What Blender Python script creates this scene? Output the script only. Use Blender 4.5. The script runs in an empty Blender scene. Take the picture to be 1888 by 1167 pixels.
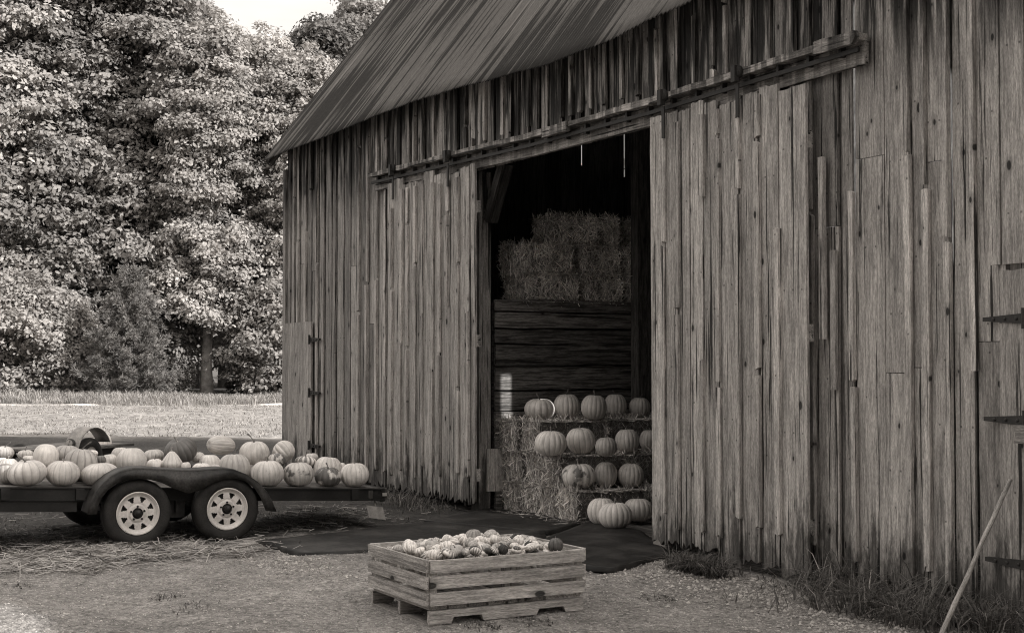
import bpy, math, random
import numpy as np
from mathutils import Vector, Matrix, Euler
random.seed(7); RNG = np.random.default_rng(11)
scene = bpy.context.scene
R_ = math.radians

# ------------------------------------------------------------------ camera
TH = math.atan(1434/2622.0)                 # angle between the view axis and the barn front
FW = Vector((-math.cos(TH), math.sin(TH), 0)); RT = Vector((math.sin(TH), math.cos(TH), 0)); UP = Vector((0, 0, 1))
PITCH = math.atan(76.5/2622.0)
CAM = Vector((0, -7.67, 1.8))
cam_d = bpy.data.cameras.new("camera"); cam = bpy.data.objects.new("camera", cam_d)
scene.collection.objects.link(cam); scene.camera = cam
cam_d.sensor_width = 36; cam_d.lens = 50; cam_d.clip_start = .05; cam_d.clip_end = 3000
CF = FW*math.cos(PITCH) + UP*math.sin(PITCH); CU = -FW*math.sin(PITCH) + UP*math.cos(PITCH)
m3 = Matrix((RT, CU, -CF)).transposed()
cam.matrix_world = Matrix.Translation(CAM) @ m3.to_4x4()

# ------------------------------------------------------------------ sky, sun, exposure
SUNV = Vector((1.75, .937, 1.0)).normalized()
EL = math.asin(SUNV.z); AZ = math.atan2(SUNV.x, SUNV.y)
TINT = (1.0, .946, .893)                     # the photograph is a warm toned monochrome
w = bpy.data.worlds.new("World"); scene.world = w; w.use_nodes = True
nt = w.node_tree; nt.nodes.clear()
sky = nt.nodes.new('ShaderNodeTexSky'); sky.sky_type = 'NISHITA'; sky.sun_disc = False
sky.sun_elevation = EL; sky.sun_rotation = AZ; sky.air_density = 1.0; sky.dust_density = .8
bw0 = nt.nodes.new('ShaderNodeRGBToBW'); nt.links.new(sky.outputs[0], bw0.inputs[0])
bw = nt.nodes.new('ShaderNodeMath'); bw.operation = 'MINIMUM'; bw.inputs[1].default_value = 7.0; nt.links.new(bw0.outputs[0], bw.inputs[0])   # caps the sky's glow round the sun to cut noise
tc = nt.nodes.new('ShaderNodeTexCoord'); mp = nt.nodes.new('ShaderNodeMapping'); mp.inputs['Scale'].default_value = (1.6, 1.6, 6.0)
nt.links.new(tc.outputs['Generated'], mp.inputs[0])
cn = nt.nodes.new('ShaderNodeTexNoise'); cn.inputs['Scale'].default_value = 2.2; cn.inputs['Detail'].default_value = 6; nt.links.new(mp.outputs[0], cn.inputs[0])
cr = nt.nodes.new('ShaderNodeMapRange'); cr.inputs[1].default_value = .35; cr.inputs[2].default_value = .7; cr.inputs[3].default_value = 1.15; cr.inputs[4].default_value = 1.9
nt.links.new(cn.outputs[0], cr.inputs[0])
mu = nt.nodes.new('ShaderNodeMath'); mu.operation = 'MULTIPLY'; nt.links.new(bw.outputs[0], mu.inputs[0]); nt.links.new(cr.outputs[0], mu.inputs[1])
sz = nt.nodes.new('ShaderNodeSeparateXYZ'); nt.links.new(tc.outputs['Generated'], sz.inputs[0])
gr_ = nt.nodes.new('ShaderNodeMapRange'); gr_.inputs[1].default_value = .1; gr_.inputs[2].default_value = 1; gr_.inputs[3].default_value = .14; gr_.inputs[4].default_value = 1.95; nt.links.new(sz.outputs[2], gr_.inputs[0])
mu2 = nt.nodes.new('ShaderNodeMath'); mu2.operation = 'MULTIPLY'; nt.links.new(mu.outputs[0], mu2.inputs[0]); nt.links.new(gr_.outputs[0], mu2.inputs[1]); mu = mu2
vs = nt.nodes.new('ShaderNodeVectorMath'); vs.operation = 'SCALE'; vs.inputs[0].default_value = TINT; nt.links.new(mu.outputs[0], vs.inputs['Scale'])
bg = nt.nodes.new('ShaderNodeBackground'); bg.inputs[1].default_value = .15; nt.links.new(vs.outputs[0], bg.inputs[0])
wo = nt.nodes.new('ShaderNodeOutputWorld'); nt.links.new(bg.outputs[0], wo.inputs[0])
sd = bpy.data.lights.new("sun", 'SUN'); sd.energy = 2.3; sd.angle = R_(.5); sd.color = (1, .985, .97)
sun = bpy.data.objects.new("sun", sd); scene.collection.objects.link(sun)
sun.rotation_euler = (-SUNV).to_track_quat('-Z', 'Y').to_euler()
scene.view_settings.view_transform = 'Standard'; scene.view_settings.look = 'None'
scene.view_settings.exposure = 1.68; scene.view_settings.gamma = 1; scene.view_settings.use_curve_mapping = False
scene.cycles.use_denoising = True; scene.cycles.denoiser = 'OPENIMAGEDENOISE'; scene.cycles.denoising_prefilter = 'NONE'; scene.cycles.denoising_input_passes = 'RGB_ALBEDO_NORMAL'; scene.cycles.sample_clamp_indirect = 4.0; scene.cycles.filter_width = 1.1; scene.cycles.max_bounces = 8; scene.cycles.diffuse_bounces = 4; scene.cycles.transparent_max_bounces = 8

# ------------------------------------------------------------------ where a point of the survey photo lies in the place
def ray(px, py):
    return CF + RT*((px-944)/2622.0) + CU*((583.5-py)/2622.0)
def on_z(px, py, z=0.0):
    r = ray(px, py); return CAM + r*((z-CAM.z)/r.z)
def on_y(px, py, y=0.0):
    r = ray(px, py); return CAM + r*((y-CAM.y)/r.y)
def on_x(px, py, x):
    r = ray(px, py); return CAM + r*((x-CAM.x)/r.x)
def depth(p): return (p-CAM).dot(CF)
def dl(d, lat, z=0.0):
    p = CAM + FW*d + RT*lat; return Vector((p.x, p.y, z))

# ------------------------------------------------------------------ tagging
COL = scene.collection
def tag(o, label=None, cat=None, group=None, kind=None):
    if label: o['label'] = label
    if cat: o['category'] = cat
    if group: o['group'] = group
    if kind: o['kind'] = kind
    return o
def thing(name, label, cat, loc=(0, 0, 0), rz=0, group=None):
    o = bpy.data.objects.new(name, None); COL.objects.link(o); o.location = loc; o.rotation_euler = (0, 0, rz); o.empty_display_size = .2
    return tag(o, label, cat, group)
def copy_tree(o, parent=None):
    c = o.copy(); COL.objects.link(c)
    if parent is not None: c.parent = parent
    for ch in list(o.children): copy_tree(ch, c)
    return c

# ------------------------------------------------------------------ mesh builder
class MB:
    def __init__(s): s.v = []; s.f = []; s.gc = []; s.tone = []
    def add(s, verts, faces, gc=None, tone=1.0):
        b = len(s.v); s.v += [tuple(v) for v in verts]; s.f += [tuple(i+b for i in f) for f in faces]
        s.gc += list(gc) if gc is not None else [tuple(v) for v in verts]
        s.tone += [tone]*len(verts) if not hasattr(tone, '__len__') else list(tone)
        return s
    def plank(s, o, al, ac, th, L, wd, t, nseg=1, jit=0.0, nac=1, rag=(0, 0), tone=None, seed=None, bow=0.0):
        """a board from o along al; ac across, th through; ragged ends and wavy edges"""
        o, al, ac, th = Vector(o), Vector(al).normalized(), Vector(ac).normalized(), Vector(th).normalized()
        tone = random.uniform(.58, 1.22) if tone is None else tone; seed = random.random()*50 if seed is None else seed
        V = []; G = []; rows = nseg+1; cols = nac+1
        e0 = [random.uniform(0, rag[0]) for _ in range(cols)]; e1 = [random.uniform(0, rag[1]) for _ in range(cols)]
        ph = random.uniform(0, 6.28); bw_ = random.uniform(-bow, bow)
        for k in (0, 1):
            for i in range(rows):
                f = i/nseg; jl, jr = random.uniform(-jit, jit), random.uniform(-jit, jit); bz = bw_*math.sin(f*3.1416+ph*.2)
                for j in range(cols):
                    g = j/nac; a = f*L
                    if i == 0: a += e0[j]
                    if i == rows-1: a -= e1[j]
                    c = (g-.5)*wd + (jl*(1-g)+jr*g if k == 0 else 0)
                    p = o + al*a + ac*c + th*((t if k == 0 else 0)+bz); V.append(p)
                    G.append((a+seed*3.7, c+seed*1.31, (t if k == 0 else 0)+seed*.77))
        n = rows*cols; Fc = []
        ix = lambda k, i, j: k*n+i*cols+j
        for i in range(nseg):
            for j in range(nac):
                Fc.append((ix(0,i,j), ix(0,i,j+1), ix(0,i+1,j+1), ix(0,i+1,j)))
                Fc.append((ix(1,i,j), ix(1,i+1,j), ix(1,i+1,j+1), ix(1,i,j+1)))
            Fc.append((ix(0,i,0), ix(0,i+1,0), ix(1,i+1,0), ix(1,i,0)))
            Fc.append((ix(0,i,nac), ix(1,i,nac), ix(1,i+1,nac), ix(0,i+1,nac)))
        for j in range(nac):
            Fc.append((ix(0,0,j), ix(1,0,j), ix(1,0,j+1), ix(0,0,j+1)))
            Fc.append((ix(0,nseg,j), ix(0,nseg,j+1), ix(1,nseg,j+1), ix(1,nseg,j)))
        return s.add(V, Fc, G, tone)
    def box(s, c, d, al=2, tone=None):
        """axis aligned box, grain along axis al"""
        ax = [Vector((1,0,0)), Vector((0,1,0)), Vector((0,0,1))]
        k = [0,1,2]; k.remove(al)
        c = Vector(c); o = c - ax[al]*(d[al]/2) - ax[k[1]]*(d[k[1]]/2)
        return s.plank(o, ax[al], ax[k[0]], ax[k[1]], d[al], d[k[0]], d[k[1]], tone=tone)
    def tube(s, pts, rad, n=8, tone=1.0, cap=True, flat=1.0):
        pts = [Vector(p) for p in pts]; V = []; Fc = []; G = []; prev = None; acc = 0
        for i, p in enumerate(pts):
            t = (pts[min(i+1, len(pts)-1)] - pts[max(i-1, 0)]).normalized()
            if prev is None:
                a = t.orthogonal().normalized()
            else:
                a = (prev - t*prev.dot(t)).normalized()
            prev = a; b = t.cross(a); r = rad[i] if hasattr(rad, '__len__') else rad
            if i: acc += (p-pts[i-1]).length
            for k in range(n):
                an = 2*math.pi*k/n; V.append(p + a*(math.cos(an)*r) + b*(math.sin(an)*r*flat)); G.append((acc, math.cos(an)*r, math.sin(an)*r))
        for i in range(len(pts)-1):
            for k in range(n):
                k2 = (k+1) % n; Fc.append((i*n+k, i*n+k2, (i+1)*n+k2, (i+1)*n+k))
        if cap: Fc.append(tuple(range(n-1, -1, -1))); Fc.append(tuple(range((len(pts)-1)*n, len(pts)*n)))
        return s.add(V, Fc, G, tone)
    def lathe(s, c, axis, prof, n=32, tone=1.0):
        """prof: list of (radius, height along axis)"""
        c = Vector(c); ax = Vector(axis).normalized(); a = ax.orthogonal().normalized(); b = ax.cross(a); V = []; Fc = []
        for r, h in prof:
            for k in range(n):
                an = 2*math.pi*k/n; V.append(c + ax*h + a*(math.cos(an)*r) + b*(math.sin(an)*r))
        for i in range(len(prof)-1):
            for k in range(n):
                k2 = (k+1) % n; Fc.append((i*n+k, i*n+k2, (i+1)*n+k2, (i+1)*n+k))
        return s.add(V, Fc, None, tone)
    def build(s, name, mat, parent=None, smooth=False):
        me = bpy.data.meshes.new(name); me.from_pydata(s.v, [], s.f)
        a = me.attributes.new('gc', 'FLOAT_VECTOR', 'POINT'); a.data.foreach_set('vector', np.array(s.gc, dtype=np.float32).ravel())
        a = me.attributes.new('tone', 'FLOAT', 'POINT'); a.data.foreach_set('value', np.array(s.tone, dtype=np.float32))
        return link_mesh(name, me, mat, parent, smooth)
def link_mesh(name, me, mat, parent=None, smooth=False):
    me.materials.append(mat)
    if smooth: me.polygons.foreach_set('use_smooth', [True]*len(me.polygons))
    me.update(); o = bpy.data.objects.new(name, me); COL.objects.link(o)
    if parent is not None: o.parent = parent
    return o
def np_quads(name, V, tone=None, gc=None):
    """V: (n,4,3) array of separate quads"""
    n = len(V); me = bpy.data.meshes.new(name); me.vertices.add(n*4); me.vertices.foreach_set('co', V.astype(np.float32).ravel())
    me.loops.add(n*4); me.loops.foreach_set('vertex_index', np.arange(n*4, dtype=np.int32))
    me.polygons.add(n); me.polygons.foreach_set('loop_start', np.arange(0, n*4, 4, dtype=np.int32))
    if tone is not None:
        a = me.attributes.new('tone', 'FLOAT', 'POINT'); a.data.foreach_set('value', np.repeat(tone.astype(np.float32), 4))
    me.update(calc_edges=True); me.validate(); return me

# ------------------------------------------------------------------ materials
class NT:
    def __init__(s, name):
        s.m = bpy.data.materials.new(name); s.m.use_nodes = True; s.t = s.m.node_tree; s.t.nodes.clear()
        s.out = s.t.nodes.new('ShaderNodeOutputMaterial'); s.b = s.t.nodes.new('ShaderNodeBsdfPrincipled')
        s.t.links.new(s.b.outputs[0], s.out.inputs[0]); s.b.inputs['Specular IOR Level'].default_value = .25
    def put(s, sock, v):
        if hasattr(v, 'is_linked'): s.t.links.new(v, sock)
        else: sock.default_value = v
    def math(s, op, a, b=0.0, c=None, clamp=False):
        n = s.t.nodes.new('ShaderNodeMath'); n.operation = op; n.use_clamp = clamp; s.put(n.inputs[0], a); s.put(n.inputs[1], b)
        if c is not None: s.put(n.inputs[2], c)
        return n.outputs[0]
    def mul(s, a, b): return s.math('MULTIPLY', a, b)
    def addm(s, a, b): return s.math('ADD', a, b)
    def attr(s, name, out='Fac'):
        n = s.t.nodes.new('ShaderNodeAttribute'); n.attribute_name = name; return n.outputs[out]
    def obj(s):
        n = s.t.nodes.new('ShaderNodeTexCoord'); return n.outputs['Object']
    def pos(s):
        n = s.t.nodes.new('ShaderNodeNewGeometry'); return n.outputs['Position']
    def map(s, vec, scale, loc=(0,0,0)):
        n = s.t.nodes.new('ShaderNodeMapping'); s.put(n.inputs[0], vec); n.inputs['Scale'].default_value = scale; n.inputs['Location'].default_value = loc; return n.outputs[0]
    def noise(s, vec, scale=1.0, detail=4.0, rough=.55, dist=0.0):
        n = s.t.nodes.new('ShaderNodeTexNoise'); s.put(n.inputs['Vector'], vec); n.inputs['Scale'].default_value = scale; n.inputs['Detail'].default_value = detail
        n.inputs['Roughness'].default_value = rough; n.inputs['Distortion'].default_value = dist; return n.outputs[0]
    def voro(s, vec, scale=1.0, out='Distance', feature='F1', dims='3D'):
        n = s.t.nodes.new('ShaderNodeTexVoronoi'); n.feature = feature; n.voronoi_dimensions = dims; s.put(n.inputs['Vector'], vec); n.inputs['Scale'].default_value = scale; return n.outputs[out]
    def rng(s, v, a, b, c=0.0, d=1.0, smooth=True):
        n = s.t.nodes.new('ShaderNodeMapRange'); n.interpolation_type = 'SMOOTHSTEP' if smooth else 'LINEAR'; s.put(n.inputs[0], v)
        for i, x in enumerate((a, b, c, d)): s.put(n.inputs[i+1], x)
        return n.outputs[0]
    def sep(s, vec):
        n = s.t.nodes.new('ShaderNodeSeparateXYZ'); s.put(n.inputs[0], vec); return n.outputs
    def mix(s, f, a, b):
        n = s.t.nodes.new('ShaderNodeMix'); n.data_type = 'FLOAT'; s.put(n.inputs[0], f); s.put(n.inputs[2], a); s.put(n.inputs[3], b); return n.outputs[0]
    def tint(s, v):
        n = s.t.nodes.new('ShaderNodeVectorMath'); n.operation = 'SCALE'; n.inputs[0].default_value = TINT; s.put(n.inputs['Scale'], v); return n.outputs[0]
    def bump(s, h, strength=.4, dist=.01):
        n = s.t.nodes.new('ShaderNodeBump'); n.inputs['Strength'].default_value = strength; n.inputs['Distance'].default_value = dist; s.put(n.inputs['Height'], h)
        s.t.links.new(n.outputs[0], s.b.inputs['Normal'])
    def fin(s, v, rough=.8):
        s.put(s.b.inputs['Base Color'], s.tint(v)); s.put(s.b.inputs['Roughness'], rough); return s.m

def wood(name, lo, hi, gs=1.0, knots=1.0, crack=.65, stain=False, nails=False):
    t = NT(name); g = t.attr('gc', 'Vector'); tone = t.attr('tone')
    n1 = t.noise(t.map(g, (4.5*gs, 62*gs, 62*gs)), 1, 5, .68, .5)
    n2 = t.noise(t.map(g, (1.1*gs, 8*gs, 8*gs), (5, 3, 1)), 1, 4, .6)
    n3 = t.noise(t.map(g, (34*gs, 170*gs, 170*gs)), 1, 3, .6)
    v = t.mix(t.rng(n1, .38, .62), lo, hi)
    v = t.mul(v, t.rng(n2, .3, .7, .66, 1.24, False))
    v = t.mul(v, t.rng(n3, .35, .65, .72, 1.24, False)); v = t.mul(v, tone)
    # checks and splits along the grain
    n4 = t.noise(t.map(g, (.55*gs, 27*gs, 27*gs), (9, 2, 4)), 1, 4, .6)
    ck = t.rng(n4, .37, .405, crack, 0.0); v = t.mul(v, t.math('SUBTRACT', 1.0, ck))
    if knots:
        kv = t.map(g, (1.9*gs, 3.6*gs, 1)); kd = t.voro(kv, 1, dims='2D'); kc = t.voro(kv, 1, 'Color', dims='2D')
        kz = t.rng(kc, .35, .9, -.02, .06, False); kd = t.math('SUBTRACT', kd, kz)
        kn = t.math('MINIMUM', t.addm(t.rng(kd, -.01, .03, .85*knots, 0.0), t.mul(t.rng(kd, .02, .13, .32*knots, 0.0), t.rng(kz, -.01, .02))), .9)
        v = t.mul(v, t.math('SUBTRACT', 1.0, kn))
    if nails:
        G = t.sep(g); na = t.math('ABSOLUTE', t.math('SUBTRACT', t.math('FRACT', t.mul(G[0], 1/1.15)), .5)); nb_ = t.math('ABSOLUTE', t.math('SUBTRACT', t.math('FRACT', t.mul(G[1], 1/.11)), .5))
        nl = t.math('MULTIPLY', t.rng(na, .004, .009, 1.0, 0.0), t.rng(nb_, .05, .10, .6, 0.0)); v = t.mul(v, t.math('SUBTRACT', 1.0, nl))
    h = t.addm(t.mul(n1, .6), t.mul(ck, -.8))
    if stain:
        P = t.sep(t.obj()); z = P[2]
        nz = t.noise(t.map(t.obj(), (5.5, 5.5, .55)), 1, 4, .6); nb = t.noise(t.map(t.obj(), (14, 14, 1.1)), 1, 3, .6)
        nr = t.noise(t.map(t.obj(), (20, 20, 7)), 1, 5, .65)
        low = t.rng(t.addm(t.addm(z, t.mul(t.math('SUBTRACT', nz, .5), -2.0)), t.mul(t.math('SUBTRACT', nr, .5), -1.1)), .10, .58, .74, 0.0)
        v = t.mul(v, t.math('SUBTRACT', 1.0, low))
        hi_ = t.rng(z, 3.6, 4.5, 0.0, 1.0)
        st = t.mul(hi_, t.rng(t.addm(t.mul(nz, .5), t.mul(nb, .5)), .42, .54, 0.0, .92)); v = t.mul(v, t.math('SUBTRACT', 1.0, st))
        pl = t.mul(hi_, t.rng(nb, .56, .70, 0.0, .55)); v = t.mul(v, t.addm(1.0, pl))
    t.bump(h, .55, .006)
    return t.fin(v, .85)

def plain(name, val, rough=.6, var=.25, scale=6, metal=0.0, bump=.15):
    t = NT(name); n = t.noise(t.obj(), scale, 5, .6); n2 = t.noise(t.obj(), scale*9, 3, .6)
    v = t.mul(t.mul(t.rng(n, .3, .7, 1-var, 1+var, False), t.rng(n2, .3, .7, 1-var*.5, 1+var*.5, False)), val)
    if metal: t.b.inputs['Metallic'].default_value = metal
    if bump: t.bump(n2, bump, .004)
    return t.fin(v, t.rng(n, .3, .7, rough-.12, min(1, rough+.12), False))

M = {}
M['siding'] = wood('weathered_siding', .25, .45, 1.0, .9, .9, stain=True, nails=True)
M['door_wood'] = wood('weathered_door_boards', .26, .48, 1.0, .9, .9, stain=True, nails=True)
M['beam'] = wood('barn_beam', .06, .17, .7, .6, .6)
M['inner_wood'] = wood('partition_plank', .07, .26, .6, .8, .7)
M['pallet_wood'] = wood('pallet_wood', .24, .42, 1.0, .8, .45)
M['crate_wood'] = wood('crate_wood', .29, .50, .9, .9, .35)
M['deck_wood'] = wood('trailer_deck_wood', .10, .24, .8, .4, .5)
M['handle_wood'] = wood('handle_wood', .24, .40, 1.2, .2, .3)
M['iron'] = plain('dark_iron', .035, .6, .4, 9)
M['rail_iron'] = plain('track_iron', .03, .65, .5, 8)
M['frame_paint'] = plain('black_frame_paint', .015, .5, .45, 5)
M['fender_paint'] = plain('worn_fender_paint', .030, .5, .85, 5, 0, .4)
M['rim_paint'] = plain('white_rim_paint', .58, .5, .2, 7, 0, .0)
M['hub'] = plain('hub_metal', .02, .45, .3, 20)
M['rubber'] = plain('tyre_rubber', .026, .8, .5, 9)
M['lamp_red'] = plain('tail_lamp_lens', .06, .2, .1, 5)
M['lamp_clear'] = plain('lamp_lens', .35, .25, .1, 5)
M['plate'] = plain('plate_metal', .26, .5, .25, 20)
M['old_metal'] = plain('old_trailer_paint', .28, .6, .35, 8)
M['stone'] = plain('sill_stone', .30, .9, .3, 7, 0, .6)

def mat_roof():
    t = NT('rusty_corrugated_iron'); P = t.attr('gc', 'Vector')      # gc = (along eave, up slope, 0)
    a = t.noise(t.map(P, (2.0, .05, 1)), 1, 5, .75); b = t.noise(t.map(P, (7.0, .18, 1), (3, 1, 0)), 1, 4, .6)
    c = t.noise(t.map(P, (.35, .35, 1), (7, 4, 0)), 1, 3, .5); d = t.noise(t.map(P, (60, 14, 1)), 1, 3, .6)
    k = t.addm(t.addm(t.mul(a, .6), t.mul(b, .5)), t.mul(t.math('SUBTRACT', c, .5), .5))
    v = t.mix(t.rng(k, .53, .585), .04, .15)
    v = t.mul(v, t.rng(d, .3, .7, .8, 1.2, False))
    fine = t.noise(t.map(P, (22, .12, 1), (1, 8, 0)), 1, 2, .5); v = t.addm(v, t.rng(fine, .60, .70, 0.0, .12))
    # sheet laps: each course of sheets overlaps the one below
    fr = t.math('FRACT', t.mul(t.sep(P)[1], 1/2.6)); lap = t.rng(fr, .0, .012, .55, 0.0); v = t.mul(v, t.math('SUBTRACT', 1.0, lap))
    t.bump(d, .15, .003); t.b.inputs['Specular IOR Level'].default_value = .1; return t.fin(t.mul(v, .8), .8)
M['roof'] = mat_roof()

def mat_pumpkin(name, stripe=.0, wart=0.0):
    """object colour: R = tone, G = size of dark patch, B = strength of the rib lines"""
    t = NT(name); g = t.attr('gc', 'Vector'); S = t.sep(g)           # gc = (angle, height, groove)
    oi = t.t.nodes.new('ShaderNodeObjectInfo'); sc = t.t.nodes.new('ShaderNodeSeparateColor'); t.t.links.new(oi.outputs['Color'], sc.inputs[0])
    sd_ = t.mul(oi.outputs['Random'], 37.0)
    cv = t.t.nodes.new('ShaderNodeCombineXYZ'); t.put(cv.inputs[0], t.addm(S[0], sd_)); t.put(cv.inputs[1], S[1]); t.put(cv.inputs[2], sd_)
    vec = cv.outputs[0]
    st = t.noise(t.map(vec, (7, .7, 1)), 1, 4, .6); fn = t.noise(t.map(vec, (26, 2.2, 1)), 1, 3, .6); br = t.noise(t.map(vec, (1.2, 1.0, 1)), 1, 3, .5)
    v = t.mul(sc.outputs[0], t.rng(st, .3, .7, .84, 1.1, False)); v = t.mul(v, t.rng(fn, .3, .7, .92, 1.07, False)); v = t.mul(v, t.rng(br, .3, .7, .76, 1.15, False))
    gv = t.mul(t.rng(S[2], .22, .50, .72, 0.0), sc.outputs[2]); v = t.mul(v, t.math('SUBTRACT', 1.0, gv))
    if stripe: v = t.mul(v, t.rng(t.math('SINE', t.mul(S[0], 12.0)), -.3, .3, 1.0-stripe, 1.0))
    pn = t.noise(t.map(vec, (1.0, .9, 1), (11, 5, 2)), 1, 4, .55)
    pm = t.rng(t.math('SUBTRACT', t.addm(pn, sc.outputs[1]), 1.0), -.03, .05); v = t.mix(pm, v, t.mul(v, .22))
    h = t.addm(t.mul(fn, .2), t.mul(t.noise(t.obj(), 40, 3, .6), .5 + wart*6))
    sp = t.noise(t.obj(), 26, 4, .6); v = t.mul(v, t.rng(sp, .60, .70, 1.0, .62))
    t.bump(h, .05 + wart*.5, .006 + wart*.01); t.b.inputs['Specular IOR Level'].default_value = .4
    return t.fin(v, .5)
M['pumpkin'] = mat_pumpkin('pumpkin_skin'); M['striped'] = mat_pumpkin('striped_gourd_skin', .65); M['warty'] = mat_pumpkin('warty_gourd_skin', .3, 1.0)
M['stem'] = plain('pumpkin_stem', .13, .85, .4, 30)
M['pale_stem'] = plain('pale_pumpkin_stem', .28, .85, .3, 30)

def mat_strand(name, val, trans=0.0, lo=.6, var=0.0):
    t = NT(name); tone = t.attr('tone'); n = t.noise(t.obj(), 3, 2); v = t.mul(t.mul(tone, val), t.rng(n, .3, .7, lo+.15, 1.25, False))
    if var:
        oi = t.t.nodes.new('ShaderNodeObjectInfo'); v = t.mul(v, t.rng(oi.outputs['Random'], 0, 1, 1-var, 1+var, False))
    t.b.inputs['Specular IOR Level'].default_value = .2
    m = t.fin(v, .65)
    if trans:
        tr = t.t.nodes.new('ShaderNodeBsdfTranslucent'); t.t.links.new(t.b.inputs['Base Color'].links[0].from_socket, tr.inputs[0])
        mx = t.t.nodes.new('ShaderNodeMixShader'); mx.inputs[0].default_value = trans
        t.t.links.new(t.b.outputs[0], mx.inputs[1]); t.t.links.new(tr.outputs[0], mx.inputs[2]); t.t.links.new(mx.outputs[0], t.out.inputs[0])
    return m
M['straw'] = mat_strand('straw', .62); M['loft_straw'] = mat_strand('loft_straw', .78); M['straw_core'] = plain('packed_straw', .13, .9, .5, 14, 0, .8)  # loft straw is a paler copy, painted lighter where little light reaches
M['grass'] = mat_strand('grass_blade', .12, .2); M['dry_grass'] = mat_strand('dry_meadow_grass', .27, .25)
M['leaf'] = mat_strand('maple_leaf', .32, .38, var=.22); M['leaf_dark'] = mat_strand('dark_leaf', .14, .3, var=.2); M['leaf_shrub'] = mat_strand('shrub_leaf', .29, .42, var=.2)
M['needle'] = mat_strand('pine_needle', .17, .15)
M['bark'] = plain('tree_bark', .14, .9, .45, 3, 0, .8); M['pale_bark'] = plain('pale_bark', .30, .9, .45, 3, 0, .6)
M['pebble'] = mat_strand('pebble', .40)

def mat_mat():
    t = NT('rubber_mat'); p = t.pos(); n = t.noise(p, 1.6, 5, .65); n2 = t.noise(p, 60, 3, .6); n3 = t.noise(p, 7, 4, .6)
    v = t.mul(t.mix(t.rng(n, .42, .70), .012, .045), t.rng(n3, .3, .7, .7, 1.3, False)); sp = t.rng(n2, .68, .74, 0.0, .10); v = t.addm(v, sp)
    t.bump(n2, .3, .004); return t.fin(v, t.rng(n3, .3, .7, .45, .75, False))
M['mat'] = mat_mat()

def mat_ground():
    t = NT('yard_and_field'); p = t.pos(); S = t.sep(p)
    n1 = t.noise(p, .35, 5, .6); n2 = t.noise(p, 3.2, 5, .65); n3 = t.noise(p, 22, 4, .65); n4 = t.noise(p, 75, 3, .6)
    vo = t.voro(p, 55, 'Color'); gv = t.rng(vo, .0, 1.0, .55, 1.5, False)
    yard = t.mul(.225, t.rng(n1, .3, .7, .66, 1.28, False)); yard = t.mul(yard, t.rng(n2, .3, .7, .68, 1.28, False))
    yard = t.mul(yard, t.rng(n3, .32, .68, .50, 1.45, False)); yard = t.mul(yard, t.mix(.55, 1.0, gv)); yard = t.mul(yard, t.rng(n4, .32, .68, .6, 1.4, False))
    # soil under and beyond the trailer, darkened to paint in the barn's shade
    soil_shade = t.rng(t.addm(S[0], t.mul(t.math('SUBTRACT', n2, .5), 3.0)), -13.2, -14.3); yard = t.mix(soil_shade, yard, t.mul(yard, .26))
    f1 = t.noise(t.map(p, (1, 1, 1)), 1.3, 6, .7); f2 = t.noise(p, 6, 5, .7)
    field = t.mul(.26, t.mul(t.rng(f1, .3, .7, .62, 1.30, False), t.rng(f2, .32, .68, .55, 1.35, False)))
    # field lies past the barn's end, seen along the view axis
    dv = t.addm(t.mul(S[0], FW.x), t.mul(t.addm(S[1], 7.67), FW.y))
    fm = t.rng(t.addm(dv, t.mul(n1, 2.0)), 32.8, 34.6); v = t.mix(fm, yard, field)  # field colour starts at the barn's shadow edge, so shaded ground stays dark
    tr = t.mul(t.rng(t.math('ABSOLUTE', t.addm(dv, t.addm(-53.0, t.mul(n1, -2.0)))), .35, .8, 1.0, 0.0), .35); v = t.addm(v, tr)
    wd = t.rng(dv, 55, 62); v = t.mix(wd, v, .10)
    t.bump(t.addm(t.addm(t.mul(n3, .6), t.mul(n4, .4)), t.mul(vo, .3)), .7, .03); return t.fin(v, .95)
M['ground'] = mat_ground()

# ------------------------------------------------------------------ ground: one sheet to the horizon, rough near the camera
def axis(segs):
    out = []
    for a, b, st in segs:
        n = max(1, int(round((b-a)/st))); out += [a+(b-a)*i/n for i in range(n)]
    out.append(segs[-1][1]); return np.array(out)
gx = axis([(-900,-300,120), (-300,-120,20), (-120,-70,3), (-70,-24,.5), (-24,-4,.07), (-4,10,.5), (10,60,10), (60,600,90)])
gy = axis([(-500,-60,80), (-60,-20,8), (-20,-9,.4), (-9,.2,.07), (.2,8,.5), (8,60,1.6), (60,200,20), (200,900,120)])
def vnoise(x, y, s, seed):
    x = x*s+seed*13.7; y = y*s+seed*7.3; xi = np.floor(x); yi = np.floor(y); fx = x-xi; fy = y-yi; fx = fx*fx*(3-2*fx); fy = fy*fy*(3-2*fy)
    def h(a, b): v = np.sin(a*127.1+b*311.7+seed*74.7)*43758.5453; return v-np.floor(v)
    return (h(xi,yi)*(1-fx)+h(xi+1,yi)*fx)*(1-fy)+(h(xi,yi+1)*(1-fx)+h(xi+1,yi+1)*fx)*fy
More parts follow.
